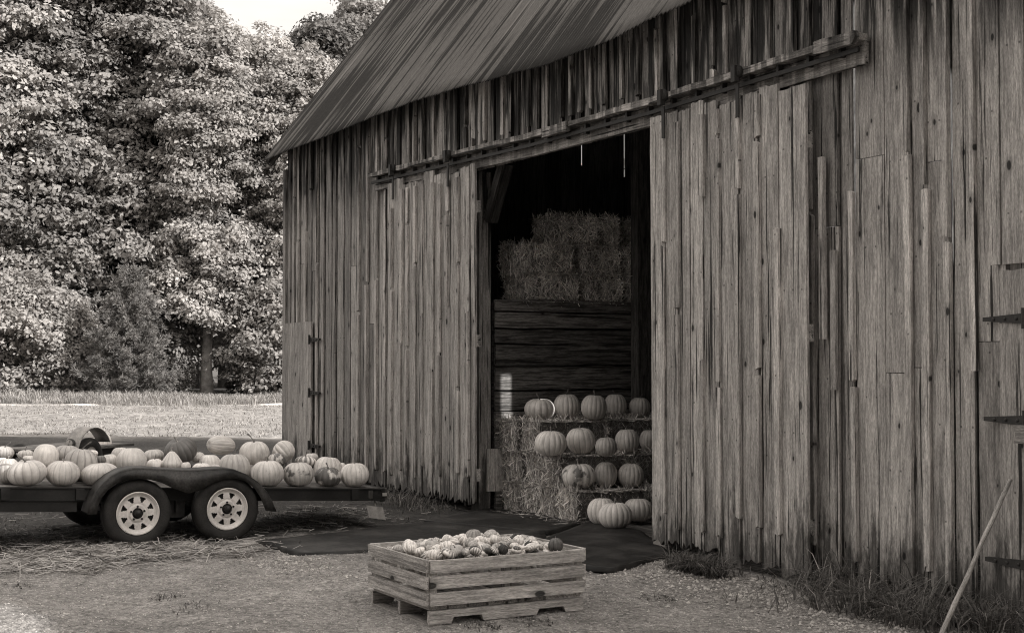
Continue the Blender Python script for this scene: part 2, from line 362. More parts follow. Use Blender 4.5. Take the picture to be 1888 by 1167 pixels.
def ground_z(x, y):
    x = np.asarray(x, float); y = np.asarray(y, float)
    z = (vnoise(x,y,.5,1)-.5)*.05 + (vnoise(x,y,2.1,2)-.5)*.03 + (vnoise(x,y,6.5,3)-.5)*.018
    yard = np.clip((x+24)/3, 0, 1)*np.clip((.0-y)/.8, 0, 1); z = z*yard
    inb = ((y > -.05) & (x > -21.5) & (x < 10)); z = np.where(inb, -.06, z)
    for k_, y_k in enumerate((-5.2, -3.6)):
        tk = np.exp(-((y-y_k-.10*x*(0)-.25*np.sin(x*.35+k_))/.16)**2)*np.clip((x+17)/2,0,1)*np.clip((-3-x)/2,0,1); z = z - .028*tk*(.5+vnoise(x,y,2.5,15))
    # ruts of soft soil at the lower left of the yard
    m = np.exp(-(((x+9.6)/1.2)**2+((y+6.1)/.55)**2)); z = z + m*(.07+.09*(vnoise(x,y,3.3,8)-.3)) * (y < -1)
    dv = x*FW.x+(y+7.67)*FW.y
    far = np.clip((dv-24)/4, 0, 1)*(x < -22); z = z + far*((vnoise(x,y,.9,4)-.5)*.16+(vnoise(x,y,.12,5)-.5)*.3)*np.clip((90-dv)/20,0,1)
    return z
X, Y = np.meshgrid(gx, gy, indexing='ij'); Z = ground_z(X, Y)
nx, ny = X.shape; me = bpy.data.meshes.new('ground'); idx = np.arange(nx*ny).reshape(nx, ny)
me.from_pydata(np.stack([X, Y, Z], -1).reshape(-1, 3).tolist(), [], np.stack([idx[:-1,:-1], idx[1:,:-1], idx[1:,1:], idx[:-1,1:]], -1).reshape(-1, 4).tolist())
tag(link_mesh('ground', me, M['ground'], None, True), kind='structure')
def gz(x, y): return float(ground_z(np.array([x]), np.array([y]))[0])

# ------------------------------------------------------------------ the barn
XL, XR = -21.4, 8.7            # front wall from its left to its right corner
OL, OR = -14.88, -11.15        # doorway
YB = 8.8                       # depth of the barn
ex = [-21.9, -21.3, -19.2, -17.4, -14.6, -12.2, -10.9, -9.8, -5, 0, 9.2]
ez = [4.92, 5.00, 4.99, 5.03, 4.98, 4.86, 4.90, 5.03, 5.1, 5.1, 5.1]
_ex = np.arange(-30, 15, .1); _k = np.exp(-(np.arange(-20, 21)*.1/1.3)**2); _ez = np.convolve(np.pad(np.interp(_ex, ex, ez), 20, 'edge'), _k/_k.sum(), 'valid')
def eave(x): return float(np.interp(x, _ex, _ez))
SL = 1.30; RY, = (4.4,)
def roof_z(x, y): return eave(x) + (y+.3)*SL
barn = thing('barn', 'old unpainted board and batten barn with a rusty corrugated roof and an open sliding doorway', 'barn', (0, 0, 0))
VX, VY, VZ = (1,0,0), (0,1,0), (0,0,1)
fw = MB(); x = XL
rs = random.Random(3); edges = []
while x < -3.5:
    wd = rs.uniform(.17, .33)
    if x < OL and x+wd > OL-.06: wd = OL-x
    elif x < OR and x+wd > OR-.06: wd = OR-x
    xc = x+wd/2; inside = OL-.01 < xc < OR+.01
    z0 = 4.0 if inside else rs.uniform(.0, .10); z1 = roof_z(xc, -.02)-.10
    if not inside and rs.random() < .22:                   # some boards are pieced
        zs = rs.uniform(1.2, 3.4)
        fw.plank((xc, 0, z0), VZ, VX, (0,-1,0), zs-z0, wd-.006, .024, 9, .003, 5, (.09, .0), bow=.006)
        fw.plank((xc, 0, zs+.006), VZ, VX, (0,-1,0), z1-zs, wd-.008, .022, 6, .003, 1, bow=.005)
    else:
        fw.plank((xc, 0, z0), VZ, VX, (0,-1,0), z1-z0, wd-rs.choice((.03,.05,.07,.085)), rs.uniform(.018,.032), 12, .003, 5, (0 if inside else .10, 0), bow=.007)
    x += wd; edges.append(x)
for x in edges[:-1]:
    if abs(x-OL) < .03: x -= .04
    if abs(x-OR) < .03: x += .04
    inside = OL < x < OR; z = 4.32 if inside else rs.uniform(.05, .3); top = roof_z(x, -.05)-.12
    if rs.random() < (.45 if x < -8 else .12) and not inside: 
        if rs.random() < .5:                                # lost battens leave a recessed strip
            fw.plank((x, .03, .1), VZ, VX, (0,-1,0), top-.1, .12, .018, 6, .003, tone=.7); continue
    while z < top-.25:
        L = min(rs.uniform(1.1, 3.4), top-z)
        if rs.random() < .9:
            fw.plank((x+rs.uniform(-.02,.02), -.030, z), (rs.uniform(-.006,.006),0,1), VX, (0,-1,0), L-.012, rs.uniform(.042,.068), rs.uniform(.026,.042), max(3, int(L*3)), .006, 2, (.03,.03), tone=rs.uniform(.9,1.5), bow=.004)
        z += L
x = -3.5
while x < XR:                                               # past the picture's edge
    fw.plank((x+.15, 0, .05), VZ, VX, (0,-1,0), 4.8, .294, .024); x += .3
fw.build('front_wall', M['siding'], barn)
# corner board
cb = MB(); cb.plank((XL-.03, -.01, .02), VZ, VX, (0,-1,0), 4.75, .11, .05, 8, .003, 2, (.05,0), tone=.8); cb.build('corner_board', M['siding'], barn)
# gable ends and back wall (rough planks, a few open cracks on the left gable)
gl = MB(); y = .03
while y < YB:
    wd = rs.uniform(.2, .3)
    gap = 0.0
    yc = y+wd/2; h = roof_z(XL, yc if yc < RY else 2*RY-yc)-.12
    gl.plank((XL, yc, 0), VZ, VY, (-1,0,0), h, wd, .025, 4); y += wd + .0005
    for ys, z0, z1 in ((5.0, 5.55, 5.66), (5.43, 5.20, 5.68), (6.33, 5.05, 5.85)):
        if y < ys < y+.28:                                   # a split in the gable boards
            wd = ys-y-.0; yc = y+wd/2; h = roof_z(XL, yc if yc < RY else 2*RY-yc)-.12
            if wd > .02: gl.plank((XL, yc, 0), VZ, VY, (-1,0,0), h, wd, .025, 4)
            y = ys; gl.plank((XL, y+.012, 0), VZ, VY, (-1,0,0), z0, .024, .025, 4)
            h = roof_z(XL, y if y < RY else 2*RY-y)-.12
            gl.plank((XL, y+.012, z1), VZ, VY, (-1,0,0), h-z1, .024, .025, 4); y += .0245
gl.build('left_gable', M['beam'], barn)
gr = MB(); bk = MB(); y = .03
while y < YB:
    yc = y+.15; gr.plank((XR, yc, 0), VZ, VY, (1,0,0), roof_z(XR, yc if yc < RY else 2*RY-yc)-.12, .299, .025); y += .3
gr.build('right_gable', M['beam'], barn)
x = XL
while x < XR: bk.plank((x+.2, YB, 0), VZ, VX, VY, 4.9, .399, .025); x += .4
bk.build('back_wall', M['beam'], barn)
# floor of the drive bay
fl = MB(); y = .02
while y < YB-.3:
    fl.plank(((OL+OR)/2-3, y+.14, -.05), VX, VY, VZ, 0.01+OR-OL+5.6, .276, .045, 3, .002); y += .28
o = fl.build('floor', M['inner_wood'], barn); o.location.x = -1.35
# roof: corrugated front slope with sag, plain rear slope with an unseen opening added for the sun streak
rm = MB(); xs = np.arange(-21.72, 9.0, .017) if False else np.concatenate([np.arange(-21.72, -7.5, .017), np.arange(-7.5, 9.01, .3)])
S_ = [0, .25, .6, 1.2, 2.0, 3.0, 4.4, 5.9, 7.55]; ca = 1/math.hypot(1, SL); V = []; G = []
for i, x_ in enumerate(xs):
    for j, s_ in enumerate(S_):
        y_ = -.34 + s_*ca; z_ = eave(x_) + (y_+.3)*SL + math.sin(x_*2*math.pi/.068)*.010*(x_ < -7.5) + .012*math.sin(x_*1.1+s_)
        if j == 0: z_ += .005*math.sin(x_*5.1)+.006*(math.floor(x_/.66)%2)
        V.append((x_, y_, z_)); G.append((x_, s_, 0))
nS = len(S_); Fc = [(i*nS+j, (i+1)*nS+j, (i+1)*nS+j+1, i*nS+j+1) for i in range(len(xs)-1) for j in range(nS-1)]
rm.add(V, Fc, G)
ro = rm.build('roof', M['roof'], barn, True)
md = ro.modifiers.new('thickness', 'SOLIDIFY'); md.thickness = .004; md.offset = -1
rr = MB(); zr = eave(0)+(RY+.3)*SL
hx0, hx1 = -5.2, -2.0                                        # unseen opening added to let sun down to the partition slot
for a, b in ((-21.7, hx0), (hx1, 9.0)):
    rr.add([(a,RY,zr-.02),(b,RY,zr-.02),(b,YB+.4,zr-.02-(YB+.4-RY)*SL),(a,YB+.4,zr-.02-(YB+.4-RY)*SL)], [(0,1,2,3)], [(a,0,0),(b,0,0),(b,7,0),(a,7,0)])
for y_a, y_b in ((RY, 5.9), (7.6, YB+.4)): rr.add([(hx0,y_a,zr-.02-(y_a-RY)*SL),(hx1,y_a,zr-.02-(y_a-RY)*SL),(hx1,y_b,zr-.02-(y_b-RY)*SL),(hx0,y_b,zr-.02-(y_b-RY)*SL)], [(0,1,2,3)], [(0,0,0),(1,0,0),(1,2,0),(0,2,0)])
rr.build('rear_roof', M['roof'], barn)
rf = MB(); rs2 = random.Random(9)                            # rafters and the eave plate under the roof
for x_ in np.arange(-21.2, 8.6, .75):
    p0 = Vector((x_, -.12, roof_z(x_, -.12)-.05)); p1 = Vector((x_, RY, roof_z(x_, RY)-.12)); rf.plank(p0, p1-p0, VX, (0,-.79,.61), (p1-p0).length, .07, -.12)
rf.build('rafter_frame', M['beam'], barn)
ed = MB(); p0 = Vector((-21.66, -.26, eave(-21.7)-.03)); p1 = Vector((-21.66, RY, roof_z(-21.7, RY)-.07)); ed.plank(p0, p1-p0, VX, (0,-.79,.61), (p1-p0).length, .03, -.10)
ed.build('rake_board', M['beam'], barn)
# posts, brace, partition
po = MB(); po.plank((OL-.10, .03, 0), VZ, VX, VY, 4.0, .20, .15, 6, .004, tone=.9); po.build('door_post', M['door_wood'], barn)
po = MB(); po.plank((OR+.13, .03, 0), VZ, VX, VY, 4.0, .2, .2, 6, .004, tone=.8); po.build('door_post', M['beam'], barn)
lb = MB(); lb.plank((OL-.05, .06, 4.17), VX, VZ, VY, OR-OL+.1, .2, .18); lb.build('lintel', M['beam'], barn)
kb = MB(); kb.plank((OL+.06, .07, 3.42), (.5,0,.8), (.8,0,-.5), VY, .75, .13, .14, tone=.55); kb.build('knee_brace', M['beam'], barn)
PX = -14.95
pt = MB(); z = 0.0; rs3 = random.Random(5)
for hgt in (.30,.33,.28,.26,.24,.30,.25,.19,.20,.15):
    y = .26
    while y < 6.4:
        L = rs3.uniform(2.2, 4.4) if z < 2.2 else 6.6
        pt.plank((PX, y, z+hgt/2), VY, VZ, VX, min(L, 6.6-y)-.01, hgt-rs3.uniform(.008,.03), .045+rs3.uniform(-.012,.012), 9, .012, tone=rs3.uniform(.55,1.25)); y += L
    z += hgt
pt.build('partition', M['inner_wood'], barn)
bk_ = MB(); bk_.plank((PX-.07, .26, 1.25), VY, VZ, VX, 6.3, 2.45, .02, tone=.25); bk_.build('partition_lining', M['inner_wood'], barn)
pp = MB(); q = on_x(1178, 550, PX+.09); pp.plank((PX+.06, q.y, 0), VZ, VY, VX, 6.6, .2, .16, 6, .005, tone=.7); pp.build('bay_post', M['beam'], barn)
RP = -11.05                                                   # right partition of the drive bay, with an unseen slot added to shape the sun streak
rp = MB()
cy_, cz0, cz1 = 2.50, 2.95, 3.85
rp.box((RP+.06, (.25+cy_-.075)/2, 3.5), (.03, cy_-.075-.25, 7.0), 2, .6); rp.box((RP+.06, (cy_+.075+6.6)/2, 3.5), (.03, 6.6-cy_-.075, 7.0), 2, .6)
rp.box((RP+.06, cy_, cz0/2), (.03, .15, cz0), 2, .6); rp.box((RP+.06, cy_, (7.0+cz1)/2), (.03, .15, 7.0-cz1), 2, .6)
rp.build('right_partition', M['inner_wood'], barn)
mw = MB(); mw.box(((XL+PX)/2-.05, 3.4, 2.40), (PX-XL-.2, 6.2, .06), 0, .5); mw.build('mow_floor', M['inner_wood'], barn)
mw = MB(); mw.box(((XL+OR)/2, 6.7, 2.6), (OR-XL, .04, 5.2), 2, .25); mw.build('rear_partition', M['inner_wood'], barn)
# stone under the right door post, white board and nailed slat by the left post
st = MB(); q = on_y(1216, 1000, .06); st.plank((OR+.09, -.05, -.03), VZ, VX, VY, .42, .2, .22, 3, .008, tone=1.1); st.build('post_base', M['stone'], barn)
wb = MB(); a = on_x(915, 866, PX+.08); wb.box((PX+.07, a.y, a.z), (.03, .26, .50), 2, 1.5); wb.build('nailed_board', M['pallet_wood'], barn)
# sliding-door track
def rz(x): return float(np.interp(x, [-17.7, -14.9, -12.5, -11, -8.2], [4.16, 4.12, 4.08, 4.10, 4.16]))
tr = MB(); xs_ = [-17.7, -15.6, -13.4, -11.0, -9.6, -8.22]
for a, b in zip(xs_[:-1], xs_[1:]):
    A = Vector((a, -.05, rz(a)-.02)); B = Vector((b, -.05, rz(b)-.02)); tr.plank(A, B-A, VZ, (0,-1,0), (B-A).length+.002, .17, .045, 6, .003, tone=random.uniform(.75,1.0))
    A = Vector((a, -.05, rz(a)+.10)); B = Vector((b, -.05, rz(b)+.10)); tr.plank(A, B-A, VZ, (0,-1,0), (B-A).length+.002, .055, .15, 8, .008, tone=random.uniform(.85,1.15))
tr_o = tr.build('door_track', M['siding'], barn)
ti = MB()
for a, b in zip(xs_[:-1], xs_[1:]):
    A = Vector((a, -.135, rz(a)+.0)); B = Vector((b, -.135, rz(b)+.0)); ti.plank(A, B-A, VZ, (0,-1,0), (B-A).length, .035, .025)
ti.build('track_rail', M['rail_iron'], tr_o)
for k in range(25):
    x_ = -17.5+k*.378; b = MB(); b.box((x_, -.13, rz(x_)+.03), (.03, .05, .10), 2, 1); b.build('track_bracket', M['rail_iron'], tr_o)
for px_, ln in ((1030, .55), (1545, .5)):
    q = on_y(px_, 244 if px_ < 1200 else 95, -.17); b = MB(); b.plank((q.x-ln/2, -.17, rz(q.x)+.09), VX, VZ, (0,-1,0), ln, .10, .05, 4, .006, 2, (.03,.05)); b.build('track_block', M['siding'], tr_o)
# sliding doors hang in front of the wall
def sliding(x0, x1, zt, ragged, seed):
    r = random.Random(seed); random.seed(seed); d = MB(); x = x0; yy = -.155
    while x < x1-.05:
        wd = min(r.uniform(.16, .30), x1-x)
        if x1-x-wd < .07: wd = x1-x
        if x0 > -13 and x1-x < .62: wd = x1-x if x1-x < .5 else .16+(x1-x-.5)
        d.plank((x+wd/2, yy, r.uniform(.0,.10) if x0 > -13 else .12-r.uniform(0,.06)), VZ, VX, (0,-1,0), zt(x)-.05+r.uniform(-.05,.03), wd-r.choice((.01,.02,.04)), .026, 12, .005, 6, (ragged, .02), tone=r.uniform(.72,1.25), bow=.008)
        if x > x0+.05:
            z = r.uniform(.2,.5)
            while z < zt(x)-.3:
                L = min(r.uniform(1.0, 2.8), zt(x)-.06-z)
                if r.random() < .78: d.plank((x, yy-.028, z), (r.uniform(-.008,.008),0,1), VX, (0,-1,0), L-.012, r.uniform(.04,.075), r.uniform(.022,.034), max(3,int(L*3)), .005, 2, (.03,.03), tone=r.uniform(.9,1.45))
                z += L
        x += wd
    for z in (.45, 2.0, 3.55): d.plank((x0, yy+.042, z), VX, VZ, (0,-1,0), x1-x0, .14, .04)
    o = d.build('sliding_door', M['door_wood'], barn)
    n = 2
    for f in ((.12, .62) if x0 > -13 else (.1, .74)):
        xx = x0+(x1-x0)*f; h = MB(); h.plank((xx, yy-.055, rz(xx)-.30), VZ, VX, (0,-1,0), .30, .042, .012, 2, .002, 2, (.02,.0)); h.box((xx, yy-.085, rz(xx)+.08), (.055, .055, .14), 2, 1); h.build('hanger', M['rail_iron'], o)
        h = MB(); h.lathe((xx, yy-.06, rz(xx)+.10), (0,1,0), [(0,-.03),(.05,-.03),(.06,-.01),(.06,.01),(.05,.03),(0,.03)], 14); h.build('roller', M['rail_iron'], o)
    return o
sliding(-17.1, -14.57, lambda x: rz(x)-.10, .12, 21)
sliding(-11.0, -8.80, lambda x: rz(x)-.08+(.03 if x > -9.8 else 0), .075, 34)
random.seed(77)
# extra loose batten on the right door edge
lbm = MB(); lbm.plank((-8.72, -.07, 1.95), (-.004,0,1), VX, (0,-1,0), 1.45, .06, .03, 6, .004, tone=1.2); lbm.plank((-8.62, -.045, 1.55), VZ, VX, (0,-1,0), 1.1, .06, .03, 6, .004, tone=1.0); lbm.build('loose_batten', M['siding'], barn)
# small hinged doors at either end of the front
def hinged(x0, x1, zt, zh, point):
    r = random.Random(int(abs(x0)*10)); d = MB(); x = x0
    while x < x1-.02:
        wd = min(r.uniform(.18,.28), x1-x)
        d.plank((x+wd/2, -.052, .06), VZ, VX, (0,-1,0), zt-.06+r.uniform(-.02,.0), wd-.008, .026, 8, .003, 4, (.05,.01), tone=r.uniform(.8,1.1)); x += wd
    o = d.build('hinged_door', M['door_wood'], barn)
    for z in zh:
        h = MB(); xe = x1 if point > 0 else x0+.2
        h.add([(xe-.05*point,-.092,z-.036),(xe-.05*point,-.092,z+.036),(xe+.34*point,-.086,z+.014),(xe+.34*point,-.086,z-.014),
               (xe-.05*point,-.076,z-.036),(xe-.05*point,-.076,z+.036),(xe+.34*point,-.050,z+.014),(xe+.34*point,-.050,z-.014)],
              [(0,1,2,3),(4,7,6,5),(0,4,5,1),(1,5,6,2),(2,6,7,3),(3,7,4,0)])
        h.tube([(xe-.03*point,-.10,z-.07),(xe-.03*point,-.10,z+.07)], .016, 8); [h.lathe((xe+f*point, -.088, z), (0,-1,0), [(.012,0),(.012,.008),(.006,.012),(0,.012)], 8) for f in (.04,.14,.24)]
        h.build('strap_hinge', M['iron'], o)
    return o
q1 = on_y(585, 626); q2 = on_y(588, 724); q3 = on_y(592, 822)
hinged(-21.38, q1.x-.05, 2.36, (q1.z, q2.z, q3.z), 1)
a = on_y(1856, 494); zz = [on_y(1845, yy).z for yy in (589, 772, 1030)]
dr = hinged(a.x, a.x+1.0, a.z, zz, -1)
lk = MB(); q = on_y(1880, 800, -.1); lk.plank((q.x-.02, -.09, q.z), VX, VZ, (0,-1,0), .5, .12, .06, 3, .004, 2, (.03,0)); lk.build('latch_bar', M['siding'], dr)
ov = MB(); ov.plank((a.x-.03, -.05, a.z+.02), VZ, VX, (0,-1,0), 2.3, .09, .03, 6, .003); ov.plank((a.x+.13, -.05, a.z+.02), VZ, VX, (0,-1,0), 2.3, .2, .026, 6, .003); ov.build('head_board', M['siding'], barn)

# ------------------------------------------------------------------ rubber mats on the ground before the doorway
def mat_slab(pts, z, label, thick=.016):
    V = []; n = len(pts); sub = []
    c = sum((Vector((p.x, p.y, 0)) for p in pts), Vector())/n
    b = MB(); ring = []
    for i in range(n):
        p, q = pts[i], pts[(i+1) % n]
        for k in range(8):
            t = k/8; e = p.lerp(q, t); ring.append(Vector((e.x+random.uniform(-.008,.008), e.y+random.uniform(-.008,.008), 0)))
    N = len(ring); fr = [1.0, .93, .7, .4, .12]
    for f in fr:
        for p in ring:
            e = c.lerp(p, f); V.append(Vector((e.x, e.y, z+thick+.010*(vnoise(np.array(e.x), np.array(e.y), 1.7, 6)-.5)+(-.003 if f == 1 else 0))))
    base = len(V)
    for p in ring: V.append(Vector((p.x, p.y, z-.03)))
    Fc = [(k*N+i, k*N+(i+1) % N, (k+1)*N+(i+1) % N, (k+1)*N+i) for k in range(len(fr)-1) for i in range(N)]
    Fc.append(tuple((len(fr)-1)*N+i for i in range(N))); Fc += [(i, base+i, base+(i+1) % N, (i+1) % N) for i in range(N)]
    b.add(V, Fc); o = b.build('rubber_mat', M['mat'], None, True); return tag(o, label, 'mat', 'rubber mats before the doorway')
G0 = lambda x, y, z=.0: on_z(x, y, z)
mat_slab([G0(470,1003), G0(560,1027), G0(1010,1004), G0(1000,966), G0(784,968)], .022, 'black rubber mat farthest left, its pointed corner reaching toward the trailer wheels')
mat_slab([G0(782,966), G0(1010,986), G0(1120,960), G0(900,944)], .028, 'black rubber mat lying at the foot of the left door post and straw steps')
mat_slab([G0(1000,1003), G0(1012,1046), G0(1130,1057), G0(1236,1028), G0(1180,985), G0(1090,966)], .034, 'black rubber mat behind the crate, curling at the foot of the right door')

# ------------------------------------------------------------------ pumpkins
def pumpkin_mesh(name, nr, dep, hgt, seed, dim=.22, pear=0.0, skew=0.0, pw=.85):
    r = random.Random(seed); lob = [r.uniform(.88, 1.06) for _ in range(nr)]; V = []; G = []; Fc = []
    ns = nr*6; rows = 22
    for i in range(rows+1):
        ph = math.pi*i/rows; s = math.sin(ph)**pw; c = -math.cos(ph)
        for k in range(ns):
            th = 2*math.pi*k/ns; u = th*nr/(2*math.pi); li = int(u) % nr; f = u-int(u)
            g = math.sin(math.pi*f)**.55; l = lob[li]*math.sin(math.pi*f)+(lob[li]+lob[li-1])/2*(1-math.sin(math.pi*f))
            rad = .5*s*(1-dep*(1-g)*(s**.5))*(.9+.1*l)
            if pear: rad *= 1-pear*max(0, (c+.1))**1.2
            z = .5*hgt*c*(1 if not pear else (1+pear*.9*max(0, c)))
            z -= dim*.5*hgt*math.exp(-(rad/.13)**2)*(1 if c > 0 else -.6)
            V.append((rad*math.cos(th)*(1+skew*c*.2)+skew*.06*c, rad*math.sin(th), z+.5*hgt)); G.append((th, ph, g))
    for i in range(rows):
        for k in range(ns):
            k2 = (k+1) % ns; Fc.append((i*ns+k, i*ns+k2, (i+1)*ns+k2, (i+1)*ns+k))
    b = MB(); b.add(V, Fc, G); me = bpy.data.meshes.new(name); me.from_pydata(b.v, [], b.f)
    at = me.attributes.new('gc', 'FLOAT_VECTOR', 'POINT'); at.data.foreach_set('vector', np.array(G, dtype=np.float32).ravel())
    me.polygons.foreach_set('use_smooth', [True]*len(me.polygons)); top = .5*hgt*(1-dim) + .5*hgt
    if pear: top = .5*hgt*(1+1+pear*.9) - dim*.5*hgt
    return me, top, hgt
def stem_mesh(name, L, bend, r0, seed):
    r = random.Random(seed); b = MB(); a = r.uniform(0, 6.28); pts = []; rd = []
    for i in range(7):
        t = i/6; pts.append((math.cos(a)*bend*t*t, math.sin(a)*bend*t*t, L*t-.02)); rd.append(r0*(1.5-1.2*min(1, t*2.2)+(.25*t if t > .8 else 0)+.25*(t<.1)))
    b.tube(pts, rd, 6); me = bpy.data.meshes.new(name); me.from_pydata(b.v, [], b.f); me.polygons.foreach_set('use_smooth', [True]*len(me.polygons)); return me
PK = {'round': pumpkin_mesh('pumpkin', 16, .06, .82, 1), 'ribbed': pumpkin_mesh('pumpkin', 12, .11, .74, 2), 'tall': pumpkin_mesh('pumpkin', 16, .05, .98, 3, .12),
      'flat': pumpkin_mesh('pumpkin', 13, .09, .64, 4, .3), 'smooth': pumpkin_mesh('pumpkin', 15, .04, .86, 5, .18, 0, .5), 'pear': pumpkin_mesh('pumpkin', 13, .06, .8, 6, .05, .42),
      'acorn': pumpkin_mesh('gourd', 9, .22, .95, 7, .1), 'mini': pumpkin_mesh('gourd', 9, .26, .62, 8, .38), 'neck': pumpkin_mesh('gourd', 8, .03, .95, 9, .02, .62), 'ball': pumpkin_mesh('gourd', 10, .05, .85, 10, .12), 'lump': pumpkin_mesh('gourd', 7, .12, .8, 12, .2, .12, .8)}
STM = [stem_mesh('stem', .18, .10, .040, 1), stem_mesh('stem', .15, .03, .042, 2), stem_mesh('stem', .22, .24, .034, 3), stem_mesh('stem', .10, .04, .044, 4)]
_made = set()
def pumpkin(kind, c, wdt, hgt, label, tone=.42, patch=0.0, line=.35, rz=None, tilt=(0,0), stem=0, cat='pumpkin', mat='pumpkin', group=None, name='pumpkin'):
    """c: the middle of the fruit"""
    me, top, h0 = PK[kind]; key = (kind, mat)
    if key not in _made:
        me = me if kind not in [k for k, _ in _made] else me.copy(); me.materials.clear(); me.materials.append(M[mat]); _made.add(key); PK[kind+mat] = (me, top, h0)
    me, top, h0 = PK[kind+mat]
    o = bpy.data.objects.new(name, me); COL.objects.link(o); o.color = (min(.8, tone*1.2), patch, line, 1)
    hh = hgt/(h0 if not kind in ('pear','neck') else top)
    o.scale = (wdt, wdt, hh); E = Euler((tilt[0], tilt[1], random.uniform(0, 6.28) if rz is None else rz), 'XYZ'); o.rotation_euler = E
    loc = Vector(c) - E.to_matrix() @ Vector((0, 0, hgt/2)); o.location = loc
    tag(o, label, cat, group)
    if stem is not None:
        sm = STM[stem % len(STM)]
        if not sm.materials: sm.materials.append(M['stem'] if stem % 2 == 0 else M['pale_stem'])
        s = bpy.data.objects.new('stem', sm); COL.objects.link(s); s.parent = o; s.location = (0, 0, top+.0); s.scale = (1.15, 1.15, 1.55*wdt/hh); s.rotation_euler = (0,0,random.uniform(0,6.28))
    return o
def place(px, py, pw, ph, zf, xmin=None, xstack=None, xmax=None):
    """centre, width, height of a fruit whose base rests at height zf(y); stacked ones name their own distance"""
    if xstack is not None:
        c = on_x(px, py, xstack); d = depth(c); return c, pw*d/2622, ph*d/2622
    d = 15.0
    for _ in range(12):
        h = ph*d/2622; zb = zf(p.y) if _ else zf(-4); p = on_z(px, py, zb+h*.5*.97); d = depth(p)
    if (xmin is not None and p.x < xmin): p = on_x(px, py, xmin)
    if (xmax is not None and p.x > xmax): p = on_x(px, py, xmax)
    d = depth(p); return p, pw*d/2622, ph*d/2622

# on the straw steps
K = .2914
rowlab = ['top', 'second', 'third', 'bottom']
SB = [(1.08, [(395,255,195,140,'flat',.46,.15), (565,237,170,165,'round',.38,0), (738,243,165,165,'round',.34,0), (873,232,145,155,'round',.40,0), (1027,243,138,130,'round',.34,0)]),
      (.72, [(465,470,205,165,'round',.52,0), (655,455,185,172,'smooth',.50,0), (815,492,140,125,'round',.30,.1), (948,455,155,155,'round',.40,0), (1085,450,120,135,'round',.38,0)]),
      (.36, [(640,680,225,170,'ribbed',.44,.46), (812,668,150,165,'tall',.50,0), (972,672,165,155,'round',.46,0), (1105,665,90,110,'round',.42,0)]),
      (.0, [(790,900,190,175,'round',.56,0), (1015,890,190,150,'round',.46,0), (873,927,215,170,'round',.54,0)])]
LB = {(0,0): 'pumpkin half lit by a sun streak, at the left end of the top straw step', (0,1): 'tall grey ribbed pumpkin, second from left on the top straw step', (0,2): 'dark ribbed pumpkin in the middle of the top straw step', (0,3): 'pumpkin fourth from left on the top straw step', (0,4): 'small dim pumpkin at the deep right end of the top straw step',
      (1,0): 'large pale pumpkin at the left end of the second straw step from the top', (1,1): 'tilted smooth pumpkin second from left on the second straw step from the top', (1,2): 'smallest dark pumpkin in the middle of the second straw step from the top', (1,3): 'upright pumpkin fourth from left on the second straw step from the top', (1,4): 'pumpkin cut off by the right door on the second straw step from the top',
      (2,0): 'wide two toned pumpkin with a dark patch on the lowest straw step', (2,1): 'narrow pale pumpkin second from left on the lowest straw step', (2,2): 'ribbed pumpkin third from left on the lowest straw step', (2,3): 'pumpkin just showing beside the right door on the lowest straw step',
      (3,0): 'pale pumpkin on the floor mat behind the front one, against the straw', (3,1): 'dim pumpkin on the floor nearest the right door', (3,2): 'big round pale pumpkin sitting frontmost on the floor mat before the straw steps'}
for r, (zb, items) in enumerate(SB):
    for k, (cx, cy, pw, ph, kd, tn, pt_) in enumerate(items):
        c, wd, hg = place(880+cx*K, 680+cy*K, pw*K, ph*K, lambda y: zb+(.0 if zb else .03))
        pumpkin(kd, c, wd, hg, LB[(r,k)], tn*1.2, pt_, .38, stem=(0 if r == 0 else 3 if k % 2 else 1), group='pumpkins on the straw steps', tilt=(random.uniform(-.06,.06), random.uniform(-.06,.06)))

# ------------------------------------------------------------------ straw bales
def strands(n, size, rng, lo=.07, hi=.26, wd=.008, core=.97):
    L, Wd, H = size; dims = np.array([L, Wd, H]); A = np.array([Wd*H, Wd*H, L*H, L*H, L*Wd, L*Wd]); A = A/A.sum()
    f = rng.choice(6, n, p=A); p = (rng.random((n,3))-.5)*dims*core; nrm = np.zeros((n,3)); ax = f//2; sg = np.where(f % 2 == 0, 1., -1.)
    p[np.arange(n), ax] = sg*dims[ax]/2*(core+rng.normal(0,.02,n)); nrm[np.arange(n), ax] = sg
    d = rng.normal(0, 1, (n,3)); d -= nrm*(d*nrm).sum(1)[:,None]*rng.uniform(.55,1.0,n)[:,None]; d /= np.linalg.norm(d, axis=1)[:,None]
    g = np.zeros((n,3)); tp = ax == 2; g[~tp,2] = rng.choice([-1.,1.],(~tp).sum()); g[tp,1] = rng.choice([-1.,1.],tp.sum()); d = d+g*rng.uniform(.2,1.9,n)[:,None]; d -= nrm*(d*nrm).sum(1)[:,None]*.8; d /= np.linalg.norm(d, axis=1)[:,None]
    stick = rng.random(n) < .08; d[stick] = d[stick]*.7 + nrm[stick]*.75; d /= np.linalg.norm(d, axis=1)[:,None]
    s = np.cross(d, nrm + rng.normal(0,.5,(n,3))); s /= np.linalg.norm(s, axis=1)[:,None]+1e-9
    ln = rng.uniform(lo, hi, n)[:,None]/2; ww = (wd*rng.uniform(.6,1.3,n))[:,None]/2; p = p + nrm*rng.uniform(0,.012,n)[:,None]
    V = np.stack([p-d*ln-s*ww, p+d*ln-s*ww, p+d*ln+s*ww, p-d*ln+s*ww], 1); return V, rng.uniform(.35,1.4,n)**1.2
BALE = (.92, .46, .36)
